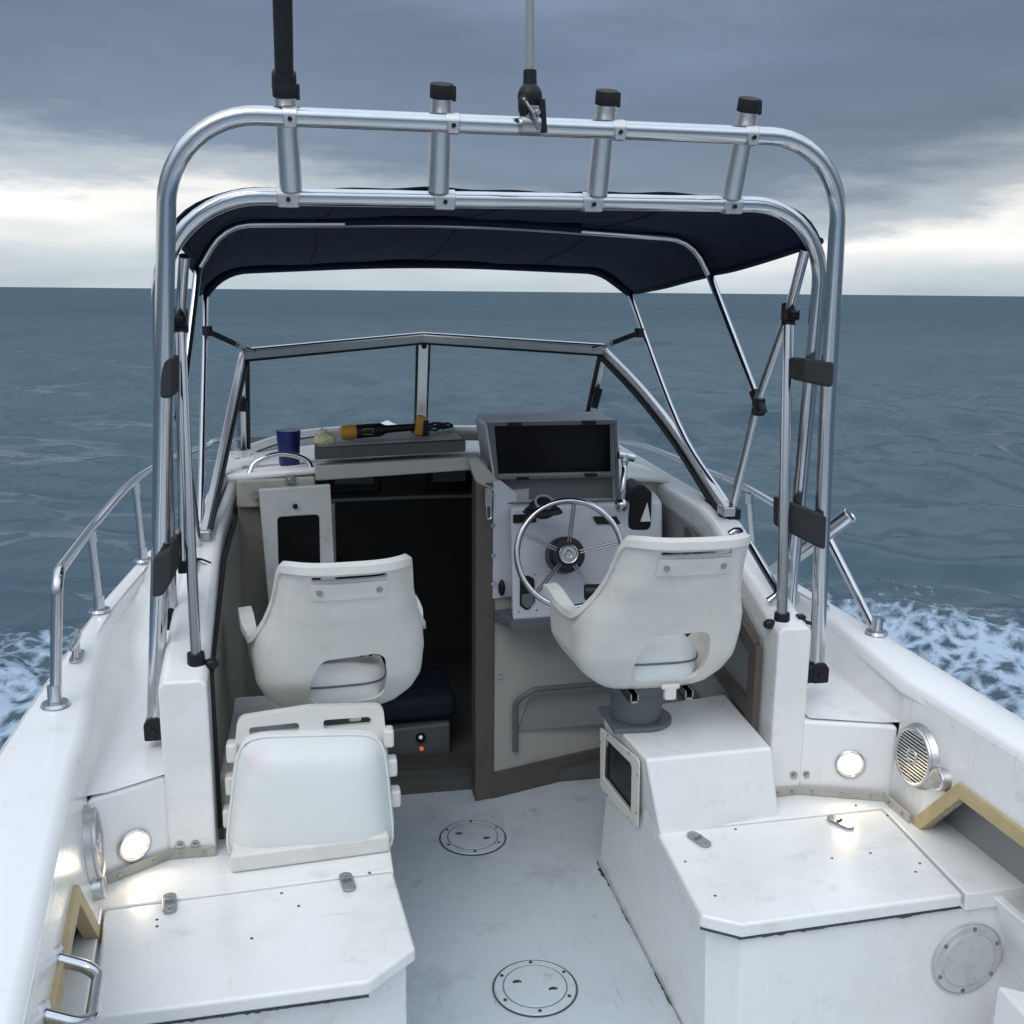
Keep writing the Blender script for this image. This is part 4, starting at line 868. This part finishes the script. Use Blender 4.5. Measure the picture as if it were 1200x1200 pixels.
for i in range(13):
    t = i / 12; rows.append([outw(lerp(a, b_, t), .022 - .018 * math.sin(math.pi * t) + .0022 * math.sin(j * .9 + i * .7) + .003 * math.sin(j * .31 + i * .5 + 1)) for j, (a, b_) in enumerate(zip(ra, rb_))])
for i in range(1, 17):
    t = i / 16; rows.append([outw(lerp(a, b_, t), .022 - .02 * math.sin(math.pi * t) + .0022 * math.sin(j * .7 + i * .9) + .0035 * math.sin(j * .27 - i * .4)) for j, (a, b_) in enumerate(zip(rb_, rc_))])
q = MB(); q.sheet(rows); obj('canopy', q, 'canvas', bim, smooth=60, solid=.004)
q = MB()
for edge in ([r[0] for r in rows], [r[-1] for r in rows], rows[-1]): q.tube(edge, .009, 8)
obj('hem', q, 'canvas', bim)
for jj in (15, 30, 45): q = MB(); q.tube([r[jj] - V((0, 0, .003)) for r in rows], .004, 6); obj('seam', q, 'canvas', bim)
q = MB(); q.tube([outw(p, .004) for p in resample(frontbow, 60)], .016, 10); q.tube([outw(p, .006) for p in resample(midbow, 60)][17:43], .016, 10); obj('bow_sleeve', q, 'canvas', bim)
# bows
tp = lambda p: p
mcl, mcR = P(213, 478, y=2.8), P(889, 472, y=2.8)
q = MB(); q.tube([mcl] + resample(midbow, 50) + [mcR], .0115, 12); obj('middle_bow', q, 'steel', bim)
q = MB(); q.tube([baseL + V((.0, .1, .0))] + resample(frontbow, 50) + spline([frR, P(795, 498, y=3.55), P(852, 590, y=3.08)], 6)[1:], .0115, 12); obj('front_bow', q, 'steel', bim)
mainR_top = P(944, 292, y=2.5); mainL_top = P(216, 300, y=2.5)
fitR, fitL = P(924, 369, y=2.585), P(211, 376, y=2.585)
q = MB(); q.tube([baseR, mcR + V((.0, .01, -.0)), fitR, mainR_top], .0135, 14); q.tube([P(231, 640, y=2.95), mcl, fitL, mainL_top], .0125, 14); obj('main_bow', q, 'steel', bim)
sR, sL = P(916, 728, y=2.42), P(230, 776, y=2.40)
q = MB(); q.tube([fitR, sR], .0145, 14); q.tube([fitL, sL], .0125, 14); q.tube([P(208, 395, y=2.6), P(214, 660, y=2.62)], .008, 10); obj('support_leg', q, 'steel', bim)
def fitting(q): obj('fitting', q, 'black', bim, bevel=.002)
for p, d in ((fitR, sR - fitR), (fitL, sL - fitL)):
    q = MB(); d = d.normalized(); q.cyl(p - d * .03, p + d * .028, .019); q.box(p + V((0, -.01, 0)), (.036, .04, .026)); q.cyl(p + V((-.012, -.03, .004)), p + V((.012, -.03, .004)), .009); fitting(q)
for p, d in ((mcR, mR - mcR), (mcl, mL - mcl)):
    q = MB(); d = d.normalized(); q.cyl(p - d * .035, p + d * .04, .016); q.box(p, (.028, .034, .026)); q.box(p - V((0, 0, .026)), (.026, .034, .022)); fitting(q)
for p in (sR, sL): q = MB(); q.cyl(p + V((0, 0, .025)), p - V((0, 0, .02)), .02, .022); q.box(p - V((0, 0, .032)), (.044, .05, .03)); q.ball(p + V((-.034 if p.x > 0 else .034, 0, -.006)), (.018, .014, .014), 12); fitting(q)
q = MB(); q.box(baseR - V((0, 0, .012)), (.04, .05, .034)); fitting(q); q = MB(); q.box(P(214, 664, y=2.62), (.02, .03, .03)); fitting(q)
# hold-down straps to the windscreen corners
for a, b_ in ((P(243, 388, y=4.0), TL + V((.01, 0, .03))), (P(749, 390, y=4.0), TR + V((0, 0, .02)))):
    q = MB(); q.cyl(a - V((0, 0, .018)), a + V((0, 0, .018)), .019); e = lerp(a, b_, .78); d = (e - a)
    fbar(q, [a, e], .02, .005); obj('strap', q, 'rubber', bim)
    q = MB(); fbar(q, [lerp(a, b_, .74), lerp(a, b_, .8)], .026, .009); q.tube([lerp(a, b_, .8), b_, b_ + V((.04 if b_.x < .4 else -.05, .01, -.012))], .008, 8); obj('buckle', q, 'chrome_dk', bim)

# ---------------------------------------------- captain chairs
def captain_chair(base, zpost, label, swivel=0):
    """moulded bucket chair, open at the lower back; base = point under the shell, facing +Y"""
    base = V(base); t = thing('captain_chair', label, 'chair', base - V((0, 0, zpost)), 'moulded captain chairs in the cockpit')
    Rz = Matrix.Rotation(R(swivel), 3, 'Z')
    T = lambda x, y, z: base + Rz @ V((x, y, z))
    NSg, NT = 80, 30; HB = .435
    def hwid(z): # half width of the shell by height
        k = [(0, .15), (.03, .186), (.07, .205), (.15, .21), (.2, .204), (.26, .182), (.33, .166), (.45, .158)]
        for (a, ha), (b_, hb) in zip(k, k[1:]):
            if z <= b_: s_ = max(0, (z - a) / (b_ - a)); return ha + (hb - ha) * s_
        return k[-1][1]
    def ztop(ph):
        a = abs(ph)
        if a < 56: return HB - .010 * (a / 56) ** 4
        if a < 62: return HB - .010 - .03 * ((a - 56) / 6) ** 2
        if a < 92:
            s_ = (a - 62) / 30; return .395 + (.185 - .395) * (1 - (1 - s_) ** 1.9)
        return .185 + .014 * min(1, (a - 92) / 28)
    def pos(ph, z):
        a = min(abs(ph), 90); sg = 1 if ph >= 0 else -1; w = hwid(z); s_, c_ = math.sin(R(a)), math.cos(R(a))
        x = sg * w * s_ ** .6; y = -.13 * c_ ** .5 * min(1, .72 + 3 * z) - .47 * z * c_ ** .45 * min(1, .55 + z * 1.5)
        if abs(ph) > 90: y += (abs(ph) - 90) / 45 * .16; x *= 1 + .05 * (abs(ph) - 90) / 45
        return x, y, z
    phs = [-135 + 270 * i / NSg for i in range(NSg + 1)]
    q = MB()
    zb = lambda ph: 0.0 if abs(ph) < 90 else .05 * ((abs(ph) - 90) / 45) ** 2
    pan = []
    for k in (.15, .45, .7, .88):
        r_ = []
        for ph in phs:
            x, y, z = pos(ph, 0); r_.append(T(x * k, .06 + (y - .06) * k, -.028 + .026 * k ** 4))
        pan.append(r_)
    for i in range(NT + 1):
        r_ = []
        for ph in phs:
            z = zb(ph) + (ztop(ph) - zb(ph)) * i / NT; r_.append(T(*pos(ph, z)))
        pan.append(r_)
    # the rim rolls outward a little
    r_ = []
    for ph, p in zip(phs, pan[-1]):
        x, y, z = pos(ph, ztop(ph)); n_ = Rz @ V((x, y - .06, 0)).normalized(); r_.append(p + n_ * (.010 + .016 * max(0, min(1, (abs(ph) - 76) / 30))) + V((0, 0, -.004)))
    pan.append(r_); pan.append([p + V((0, 0, -.014)) for p in r_])
    q.sheet(pan)
    sh = obj('shell', q, 'shell', t, smooth=60, solid=.014)
    c1 = MB(); c1.prism([T(x + .0, -.6, HB - .034 + y) for x, y in rrect(.172, .011, .005, 3)], Rz @ V((0, .5, 0)))
    op = roundpoly([T(-.084, -.6, .010), T(.106, -.6, .016), T(.106, -.6, .10), T(.096, -.6, .172), T(-.058, -.6, .162), T(-.084, -.6, .10)], .036, 6)
    c2 = MB(); c2.prism(op, Rz @ V((0, .56, 0)))
    cut(sh, c1, c2); sh.data.shade_smooth(); sh.data.set_sharp_from_angle(angle=R(45))
    md = sh.modifiers.new('b', 'BEVEL'); md.width = .005; md.segments = 3; md.limit_method = 'ANGLE'; md.angle_limit = R(50)
    def back(x, z):
        x0, y0, z0 = pos(math.degrees(math.asin(min(1, abs(x) / hwid(z)) ** (1 / .6))), z); return V((x, y0, z))
    q = MB(); rr_ = []
    for z in (HB - .088, HB - .065, HB - .044):
        rr_.append([T(*(back(x, z) - V((0, .0105, .002)))) for x in [-.088 + .176 * i / 12 for i in range(13)]])
    q.sheet(rr_); obj('slot_plate', q, 'shell', t, solid=.006, bevel=.002)
    q = MB()
    for x in (-.068, .068): p = T(*(back(x, HB - .068) - V((0, .012, 0)))); q.cyl(p, p - Rz @ V((0, .006, 0.0)), .0075, n=14)
    obj('rivet', q, 'chrome_dk', t)
    q = MB(); n_ = 18
    # seat cushion: rounded pad, plumped at the back edge
    rings = []
    for k, (sx, z) in enumerate(((.80, -.008), (.93, -.002), (1.0, .015), (1.0, .036), (1.0, .054), (.97, .074), (.88, .088), (.7, .096), (.3, .099))):
        rings.append([T(sx * .124 * abs(math.cos(a)) ** .5 * (1 if math.cos(a) > 0 else -1), .045 + sx * .155 * abs(math.sin(a)) ** .5 * (1 if math.sin(a) > 0 else -1), z) for a in [2 * math.pi * i / 48 for i in range(48)]])
    q.loft(rings); cu = obj('seat_cushion', q, 'vinyl', t, smooth=70)
    q = MB(); q.tube([p + V((0, 0, .004)) for p in rings[4]], .003, 8, closed=True); obj('piping', q, 'slate', cu)
    q = MB(); q.cyl(T(0, .07, -zpost + .014), T(0, .07, -.07), .068, .075, n=36); q.cyl(T(0, .07, -.07), T(0, .07, -.02), .085, .095, n=36)
    q.prism([T(x + .01, y + .07, -zpost) for x, y in [(.088 * math.cos(R(a)), .088 * math.sin(R(a))) for a in range(-100, 101, 10)] + [(-.095, -.08), (-.095, .08)][::-1]], (0, 0, .014)); obj('pedestal', q, 'slate', t, bevel=.003)
    q = MB()
    for x in (-.062, .085):
        q = MB(); q.box(T(x, .02, -.046), (.022, .24, .005), Rz); q.box(T(x - .0095, .02, -.036), (.003, .24, .022), Rz); q.box(T(x + .0095, .02, -.036), (.003, .24, .022), Rz); obj('slide_rail', q, 'chrome_dk', t)
    q = MB(); q.box(T(.03, -.105, -.022), (.032, .02, .04), Rz); q.box(T(.03, -.10, -.006), (.05, .03, .014), Rz); obj('seat_catch', q, 'shell', t, bevel=.006)
    return t
captain_chair((.845, 2.45, .772), .172, 'white moulded captain chair on the box behind the steering wheel', 0)
captain_chair((.042, 2.59, .710), .140, 'white moulded captain chair in front of the white cabin door, left of the companionway', 5)

# folding fishing seat on the port locker
fs = thing('folding_seat', 'white folded boat seat with slotted frame and flat vinyl cushion on the left locker', 'folding seat', (-.03, 2.33, .42))
yb_ = 2.36
fo = roundpoly([P(266, 985, y=yb_), P(278, 842, y=yb_), P(362, 829, y=yb_), P(449, 827, y=yb_), P(463, 975, y=yb_)], .022)
q = MB(); q.prism(fo, (0, .022, 0)); fr1 = obj('frame', q, 'shell', fs)
cs = []
for pts in (((292, 853), (350, 847), (351, 857), (292, 863)), ((379, 844), (435, 840), (435, 850), (379, 855))):
    c = MB(); c.prism([p - V((0, .1, 0)) for p in roundpoly([P(u, v, y=yb_) for u, v in pts], .008)], (0, .25, 0)); cs.append(c)
cut(fr1, *cs); md = fr1.modifiers.new('b', 'BEVEL'); md.width = .007; md.segments = 3; md.limit_method = 'ANGLE'; md.angle_limit = R(50)
q = MB()
for u, v in ((272, 880), (271, 918), (268, 956)):
    p = P(u, v, y=yb_ + .0); q.box(p, (.026, .04, .048))
for u, v in ((455, 863), (459, 897), (463, 933)): q.box(P(u, v, y=yb_), (.026, .04, .046))
obj('hinge_lug', q, 'shell', fs, bevel=.007, seg=3)
cq = [P(267, 994, y=2.345), P(285, 868, y=2.345), P(450, 862, y=2.345), P(460, 990, y=2.345)]
cq = [P(263, 1008, y=2.31), P(280, 863, y=2.335), P(449, 859, y=2.335), P(463, 1001, y=2.31)]
q = MB(); n_ = 14; rows = []
for i in range(n_ + 1):
    r_ = []
    for j in range(n_ + 1):
        a, b_ = i / n_, j / n_
        # superellipse-like rounding of the outline
        sx, sy = 2 * b_ - 1, 2 * a - 1; m_ = max(abs(sx), abs(sy)); pn = (abs(sx) ** 7 + abs(sy) ** 7) ** (1 / 7) or 1; k = m_ / pn if m_ else 1; sx, sy = sx * k, sy * k
        p = lerp(lerp(cq[0], cq[3], (sx + 1) / 2), lerp(cq[1], cq[2], (sx + 1) / 2), (sy + 1) / 2)
        r_.append(p - V((0, .055 * (1 - max(abs(2 * b_ - 1), abs(2 * a - 1)) ** 8) + .012 * (1 - (2 * b_ - 1) ** 2) * (1 - (2 * a - 1) ** 2), 0)))
    rows.append(r_)
g = q.sheet(rows)
bd = [g[0][j] for j in range(n_ + 1)] + [g[i][n_] for i in range(1, n_ + 1)] + [g[n_][j] for j in range(n_ - 1, -1, -1)] + [g[i][0] for i in range(n_ - 1, 0, -1)]
bk = [q.bm.verts.new(v.co + V((0, .03, 0))) for v in bd]
for i in range(len(bd)): q.bm.faces.new((bd[i], bd[(i + 1) % len(bd)], bk[(i + 1) % len(bd)], bk[i]))
q.bm.faces.new(bk)
mt_ = M['vinyl'].copy(); mt_.name = 'stained_white_vinyl'; M['vinyl_stained'] = mt_; nt = mt_.node_tree; b = nt.nodes['Principled BSDF']; src = b.inputs['Base Color'].links[0].from_socket
tc = N(nt, 'ShaderNodeTexCoord'); vd = N(nt, 'ShaderNodeVectorMath', operation='DISTANCE'); nt.links.new(tc.outputs['Object'], vd.inputs[0]); vd.inputs[1].default_value = P(297, 888, y=2.28) - V((-.03, 2.33, .42))
nn_ = N(nt, 'ShaderNodeTexNoise', Scale=22.0, Detail=5.0); nt.links.new(tc.outputs['Object'], nn_.inputs['Vector']); ma = N(nt, 'ShaderNodeMath', operation='MULTIPLY_ADD'); nt.links.new(nn_.outputs['Fac'], ma.inputs[0]); ma.inputs[1].default_value = .07; nt.links.new(vd.outputs['Value'], ma.inputs[2])
mr_ = N(nt, 'ShaderNodeMapRange'); mr_.inputs['From Min'].default_value = .035; mr_.inputs['From Max'].default_value = .09; mr_.inputs['To Min'].default_value = .5; mr_.inputs['To Max'].default_value = 0; nt.links.new(ma.outputs[0], mr_.inputs['Value'])
mx_ = N(nt, 'ShaderNodeMix', data_type='RGBA'); nt.links.new(mr_.outputs['Result'], mx_.inputs['Factor']); nt.links.new(src, mx_.inputs['A']); mx_.inputs['B'].default_value = (.66, .46, .56, 1); nt.links.new(mx_.outputs['Result'], b.inputs['Base Color'])
pip = [v.co.copy() + V((0, -.004, 0)) for v in bd]
cu = obj('cushion', q, 'vinyl_stained', fs, smooth=50, label='flat white vinyl cushion with a faint pink stain')
q = MB(); q.tube(pip, .0035, 8, closed=True); obj('piping', q, 'vinyl', cu)
q = MB(); q.prism([(-.222, 2.232, .42), (.150, 2.262, .42), (.14, 2.4, .42), (-.215, 2.4, .42)], (0, 0, .045)); obj('base', q, 'shell', fs, bevel=.008, seg=3)

# ---------------------------------------------- loose things
HZ = lambda x, y: 1.2545 + (x - .01) * .0425 - (y - 3.34) * .012
def on_hatch(u, v):
    p = P(u, v, y=3.45)
    for _ in range(6): p = P(u, v, z=HZ(p.x, p.y))
    return p
# blue cup
cp = P(339, 536, y=3.55); zc = 1.158; cp = V((cp.x, 3.55, zc)); hC = (P(339, 504, y=3.55).z - zc)
q = MB(); q.tube([cp + V((0, 0, z)) for z in (0, .004, hC * .6, hC, hC - .002, hC * .5, .012)], [.031, .034, .038, .0415, .0385, .034, .028], 32); tag(obj('drinking_cup', q, 'navyplastic'), 'dark blue plastic cup standing on the dash at the left', 'cup')
# sponge lump
q = MB(); a = on_hatch(381, 523); q.ball(a + V((.0, .06, .014)), (.036, .03, .024), 18); q.ball(a + V((-.006, .05, .03)), (.02, .02, .02), 14)
for v in q.bm.verts: v.co += V((random.uniform(-.003, .003), random.uniform(-.003, .003), random.uniform(-.003, .003)))
tag(obj('sponge', q, 'sponge'), 'crumpled pale yellow sponge on the sliding hatch', 'sponge')
# orange and black hand tool
a, b_ = P(402, 516, y=3.44), P(486, 507, y=3.46); a.z = HZ(a.x, a.y) + .027; b_.z = HZ(b_.x, b_.y) + .03
tl = thing('hand_tool', 'long black hand tool with orange ends lying on the sliding hatch', 'tool', (a + b_) / 2)
q = MB(); d = (b_ - a).normalized(); q.tube([lerp(a, b_, .16), lerp(a, b_, .2), lerp(a, b_, .52), lerp(a, b_, .6), b_], [.021, .024, .023, .014, .012], 16); obj('handle', q, 'black', tl)
q = MB(); q.tube([a - d * .008, a - d * .004, lerp(a, b_, .1), lerp(a, b_, .18)], [.014, .023, .026, .024], 16); obj('end_cap', q, 'orange', tl)
q = MB(); e = P(492, 503, y=3.45); e.z = HZ(e.x, e.y) + .036; q.box(e, (.03, .03, .07), Matrix.Rotation(R(10), 3, 'Y')); q.box(e + V((.012, .02, -.01)), (.026, .03, .05)); obj('head', q, 'orange', tl, bevel=.008)
q = MB(); q.box(e + V((.02, .0, -.008)), (.02, .034, .052)); obj('trigger_guard', q, 'black', tl, bevel=.004)
q = MB(); c = lerp(a, b_, .34) + V((0, -.0235, .0)); 
q.tube([c + v for v in (V((-.017, 0, -.009)), V((.017, 0, -.009)), V((.017, 0, .009)), V((-.017, 0, .009)))], .0014, 6, closed=True); obj('label_outline', q, 'ply', tl)
# black cord heap
q = MB(); rr_ = random.Random(5); c = on_hatch(505, 512) + V((0, .1, .0)); pts = []
for i in range(26):
    t = i * .62; p = c + V((.05 * math.cos(t) * (1 + .3 * rr_.random()) + .0015 * i, .05 * math.sin(t * 1.1), 0)); p.z = HZ(p.x, p.y) + .009 + .02 * rr_.random(); pts.append(p)
q.tube(spline(pts, 5), .004, 7); tag(obj('power_cord', q, 'rubber'), 'tangled black cord heaped on the sliding hatch', 'cord')
# heater box and cushion inside the door
hb_ = thing('cooler_box', 'grey metal box with a black knob and red lamp inside the cabin door', 'box', (.36, 3.6, .05))
q = MB(); f4 = [P(463, 857, y=3.54), P(528, 847, y=3.54), P(528, 908, y=3.54), P(463, 916, y=3.54)]; f4[0].x -= .2; f4[3].x -= .2
q.prism(f4, (0, .3, 0)); obj('body', q, 'dashgrey', hb_, bevel=.01)
q = MB(); p = P(493, 864, y=3.54); q.cyl(p, p - V((0, .016, 0)), .019, .016, n=20); obj('knob', q, 'black', hb_)
q = MB(); q.cyl(P(493, 864, y=3.523), P(493, 864, y=3.52), .007, n=12); obj('knob_cap', q, 'steel', hb_)
q = MB(); p = P(494, 877, y=3.54); q.cyl(p, p - V((0, .006, 0)), .008, n=12); obj('indicator', q, 'led', hb_)
q = MB(); f5 = [P(455, 845, y=3.5), P(535, 838, y=3.5), P(535, 826, y=3.5), P(455, 836, y=3.5)]; q.box((.28, 3.72, f4[0].z + .075), (.42, .36, .09)); tag(obj('berth_cushion', q, 'navy', None, bevel=.03, seg=4), 'dark navy cushion lying on the box in the cabin doorway', 'cushion')
# tool on the port chair seat, torch on the helm chair
q = MB(); c = V((.075, 2.545, .832)); tl = thing('cordless_drill', 'black and yellow tool lying on the left chair seat', 'tool', c)
q.cyl(c + V((-.10, 0, .012)), c + V((.0, .0, .02)), .018, .02); q.box(c + V((-.1, .03, .0)), (.05, .08, .03)); obj('body', q, 'black', tl, bevel=.003)
q = MB(); q.box(c + V((.05, 0, .018)), (.09, .05, .04), Matrix.Rotation(R(8), 3, 'Y')); obj('grip', q, 'orange', tl, bevel=.008)
q = MB()
for i in range(3): q.box(c + V((.03 + .024 * i, -.001, .018)), (.01, .053, .043), Matrix.Rotation(R(12), 3, 'Y'))
obj('grip_bands', q, 'black', tl, bevel=.003)
q = MB(); c = V((.775, 2.55, .955)); q.tube([c + V((-.07, .03, 0)), c + V((.06, 0, .004))], .022, 16); q.box(c + V((.03, .02, .02)), (.05, .04, .03)); tag(obj('hand_tool', q, 'black', None, bevel=.006), 'black tool lying on the seat behind the steering wheel', 'tool')
# ------------------------------------------------------------------ sky and light
w = bpy.data.worlds.new('World'); sc.world = w; w.use_nodes = True; nt = w.node_tree; nt.nodes.clear(); L = nt.links.new
SUN_EL, SUN_AZ = R(52), R(215)      # behind the camera, to port (bearing clockwise from the bow)
sky = N(nt, 'ShaderNodeTexSky', sky_type='NISHITA', sun_disc=False, sun_elevation=SUN_EL, sun_rotation=SUN_AZ, air_density=1.2, dust_density=2.0)
bg1 = N(nt, 'ShaderNodeBackground', Strength=.08); L(sky.outputs[0], bg1.inputs['Color'])
tc = N(nt, 'ShaderNodeTexCoord'); sp = N(nt, 'ShaderNodeSeparateXYZ'); L(tc.outputs['Generated'], sp.inputs[0])
mp = N(nt, 'ShaderNodeMapping'); mp.inputs['Scale'].default_value = (1.0, 1.0, 5.0); L(tc.outputs['Generated'], mp.inputs['Vector'])
n1 = N(nt, 'ShaderNodeTexNoise', Scale=2.1, Detail=7.0, Roughness=.52); L(mp.outputs[0], n1.inputs['Vector'])
n2 = N(nt, 'ShaderNodeTexNoise', Scale=6.0, Detail=11.0, Roughness=.66); L(mp.outputs[0], n2.inputs['Vector'])
# ragged elevation
e1 = N(nt, 'ShaderNodeMath', operation='MULTIPLY_ADD'); L(n1.outputs['Fac'], e1.inputs[0]); e1.inputs[1].default_value = .16; L(sp.outputs['Z'], e1.inputs[2])
e2 = N(nt, 'ShaderNodeMath', operation='MULTIPLY_ADD'); L(n2.outputs['Fac'], e2.inputs[0]); e2.inputs[1].default_value = .075; L(e1.outputs[0], e2.inputs[2])
e3 = N(nt, 'ShaderNodeMath', operation='SUBTRACT'); L(e2.outputs[0], e3.inputs[0]); e3.inputs[1].default_value = .1175
# the dark deck hangs lower over the bow than to either side
cx1 = N(nt, 'ShaderNodeMath', operation='SUBTRACT'); L(sp.outputs['X'], cx1.inputs[0]); cx1.inputs[1].default_value = .31
cx2 = N(nt, 'ShaderNodeMath', operation='ABSOLUTE'); L(cx1.outputs[0], cx2.inputs[0])
cx3 = N(nt, 'ShaderNodeMapRange', interpolation_type='SMOOTHSTEP'); cx3.inputs['From Min'].default_value = .08; cx3.inputs['From Max'].default_value = .42; cx3.inputs['To Min'].default_value = .082; cx3.inputs['To Max'].default_value = .026; L(cx2.outputs[0], cx3.inputs['Value'])
e4 = N(nt, 'ShaderNodeMath', operation='ADD'); L(e3.outputs[0], e4.inputs[0]); L(cx3.outputs['Result'], e4.inputs[1])
# keep the haze right at the horizon level
hz = N(nt, 'ShaderNodeMapRange'); hz.inputs['From Min'].default_value = .0; hz.inputs['From Max'].default_value = .05; L(sp.outputs['Z'], hz.inputs['Value'])
ee = N(nt, 'ShaderNodeMix', data_type='FLOAT'); L(hz.outputs['Result'], ee.inputs['Factor']); L(sp.outputs['Z'], ee.inputs['A']); L(e4.outputs[0], ee.inputs['B'])
rp = N(nt, 'ShaderNodeValToRGB'); cr = rp.color_ramp; cr.interpolation = 'EASE'
cols = [(.0, (.62, .72, .79)), (.03, (.70, .79, .84)), (.07, (.88, .91, .92)), (.112, (1.02, 1.01, .98)), (.14, (.50, .56, .62)), (.18, (.21, .27, .365)), (.27, (.17, .225, .325)), (.42, (.24, .31, .42)), (.62, (.9, 1.0, 1.12)), (1.0, (1.2, 1.37, 1.58))]
cr.elements[0].position = 0; cr.elements[0].color = (*cols[0][1], 1); cr.elements[1].position = 1; cr.elements[1].color = (*cols[-1][1], 1)
for p, c in cols[1:-1]: e = cr.elements.new(p); e.color = (*c, 1)
L(ee.outputs['Result'], rp.inputs['Fac'])
# mottled undersides
mo = N(nt, 'ShaderNodeMapRange'); mo.inputs['From Min'].default_value = .3; mo.inputs['From Max'].default_value = .7; mo.inputs['To Min'].default_value = .74; mo.inputs['To Max'].default_value = 1.22; L(n1.outputs['Fac'], mo.inputs['Value'])
# the cloud deck is thin astern, heavy ahead
br = N(nt, 'ShaderNodeMapRange'); br.inputs['From Min'].default_value = .3; br.inputs['From Max'].default_value = -.5; br.inputs['To Min'].default_value = 0; br.inputs['To Max'].default_value = 1; L(sp.outputs['Y'], br.inputs['Value'])
mxs = N(nt, 'ShaderNodeMix', data_type='RGBA'); L(br.outputs['Result'], mxs.inputs['Factor']); L(rp.outputs['Color'], mxs.inputs['A']); 
el = N(nt, 'ShaderNodeMapRange'); el.inputs['From Min'].default_value = .15; el.inputs['From Max'].default_value = .6; L(sp.outputs['Z'], el.inputs['Value'])
ab_ = N(nt, 'ShaderNodeMix', data_type='RGBA'); ab_.inputs['A'].default_value = (.24, .28, .34, 1); ab_.inputs['B'].default_value = (1.18, 1.36, 1.57, 1); L(el.outputs['Result'], ab_.inputs['Factor']); L(ab_.outputs['Result'], mxs.inputs['B'])
vm = N(nt, 'ShaderNodeMix', data_type='RGBA', blend_type='MULTIPLY'); vm.inputs['Factor'].default_value = 1; L(mxs.outputs['Result'], vm.inputs['A']); L(mo.outputs['Result'], vm.inputs['B'])
bg2 = N(nt, 'ShaderNodeBackground', Strength=1.0); L(vm.outputs['Result'], bg2.inputs['Color'])
ms = N(nt, 'ShaderNodeMixShader'); ms.inputs['Fac'].default_value = .93; L(bg1.outputs[0], ms.inputs[1]); L(bg2.outputs[0], ms.inputs[2])
wo = N(nt, 'ShaderNodeOutputWorld'); L(ms.outputs[0], wo.inputs['Surface'])
sd = bpy.data.lights.new('sun', 'SUN'); sd.energy = .9; sd.angle = R(35); sd.color = (1, .96, .9)
so = bpy.data.objects.new('sun', sd); COL.objects.link(so)
dv = V((math.sin(SUN_AZ) * math.cos(SUN_EL), math.cos(SUN_AZ) * math.cos(SUN_EL), math.sin(SUN_EL)))
so.rotation_euler = (-dv).to_track_quat('-Z', 'Y').to_euler()
sc.view_settings.view_transform = 'Standard'; sc.view_settings.look = 'None'; sc.view_settings.exposure = 0; sc.view_settings.gamma = 1
sc.render.resolution_x = sc.render.resolution_y = 1024
sc.cycles.max_bounces = 8; sc.cycles.transparent_max_bounces = 12
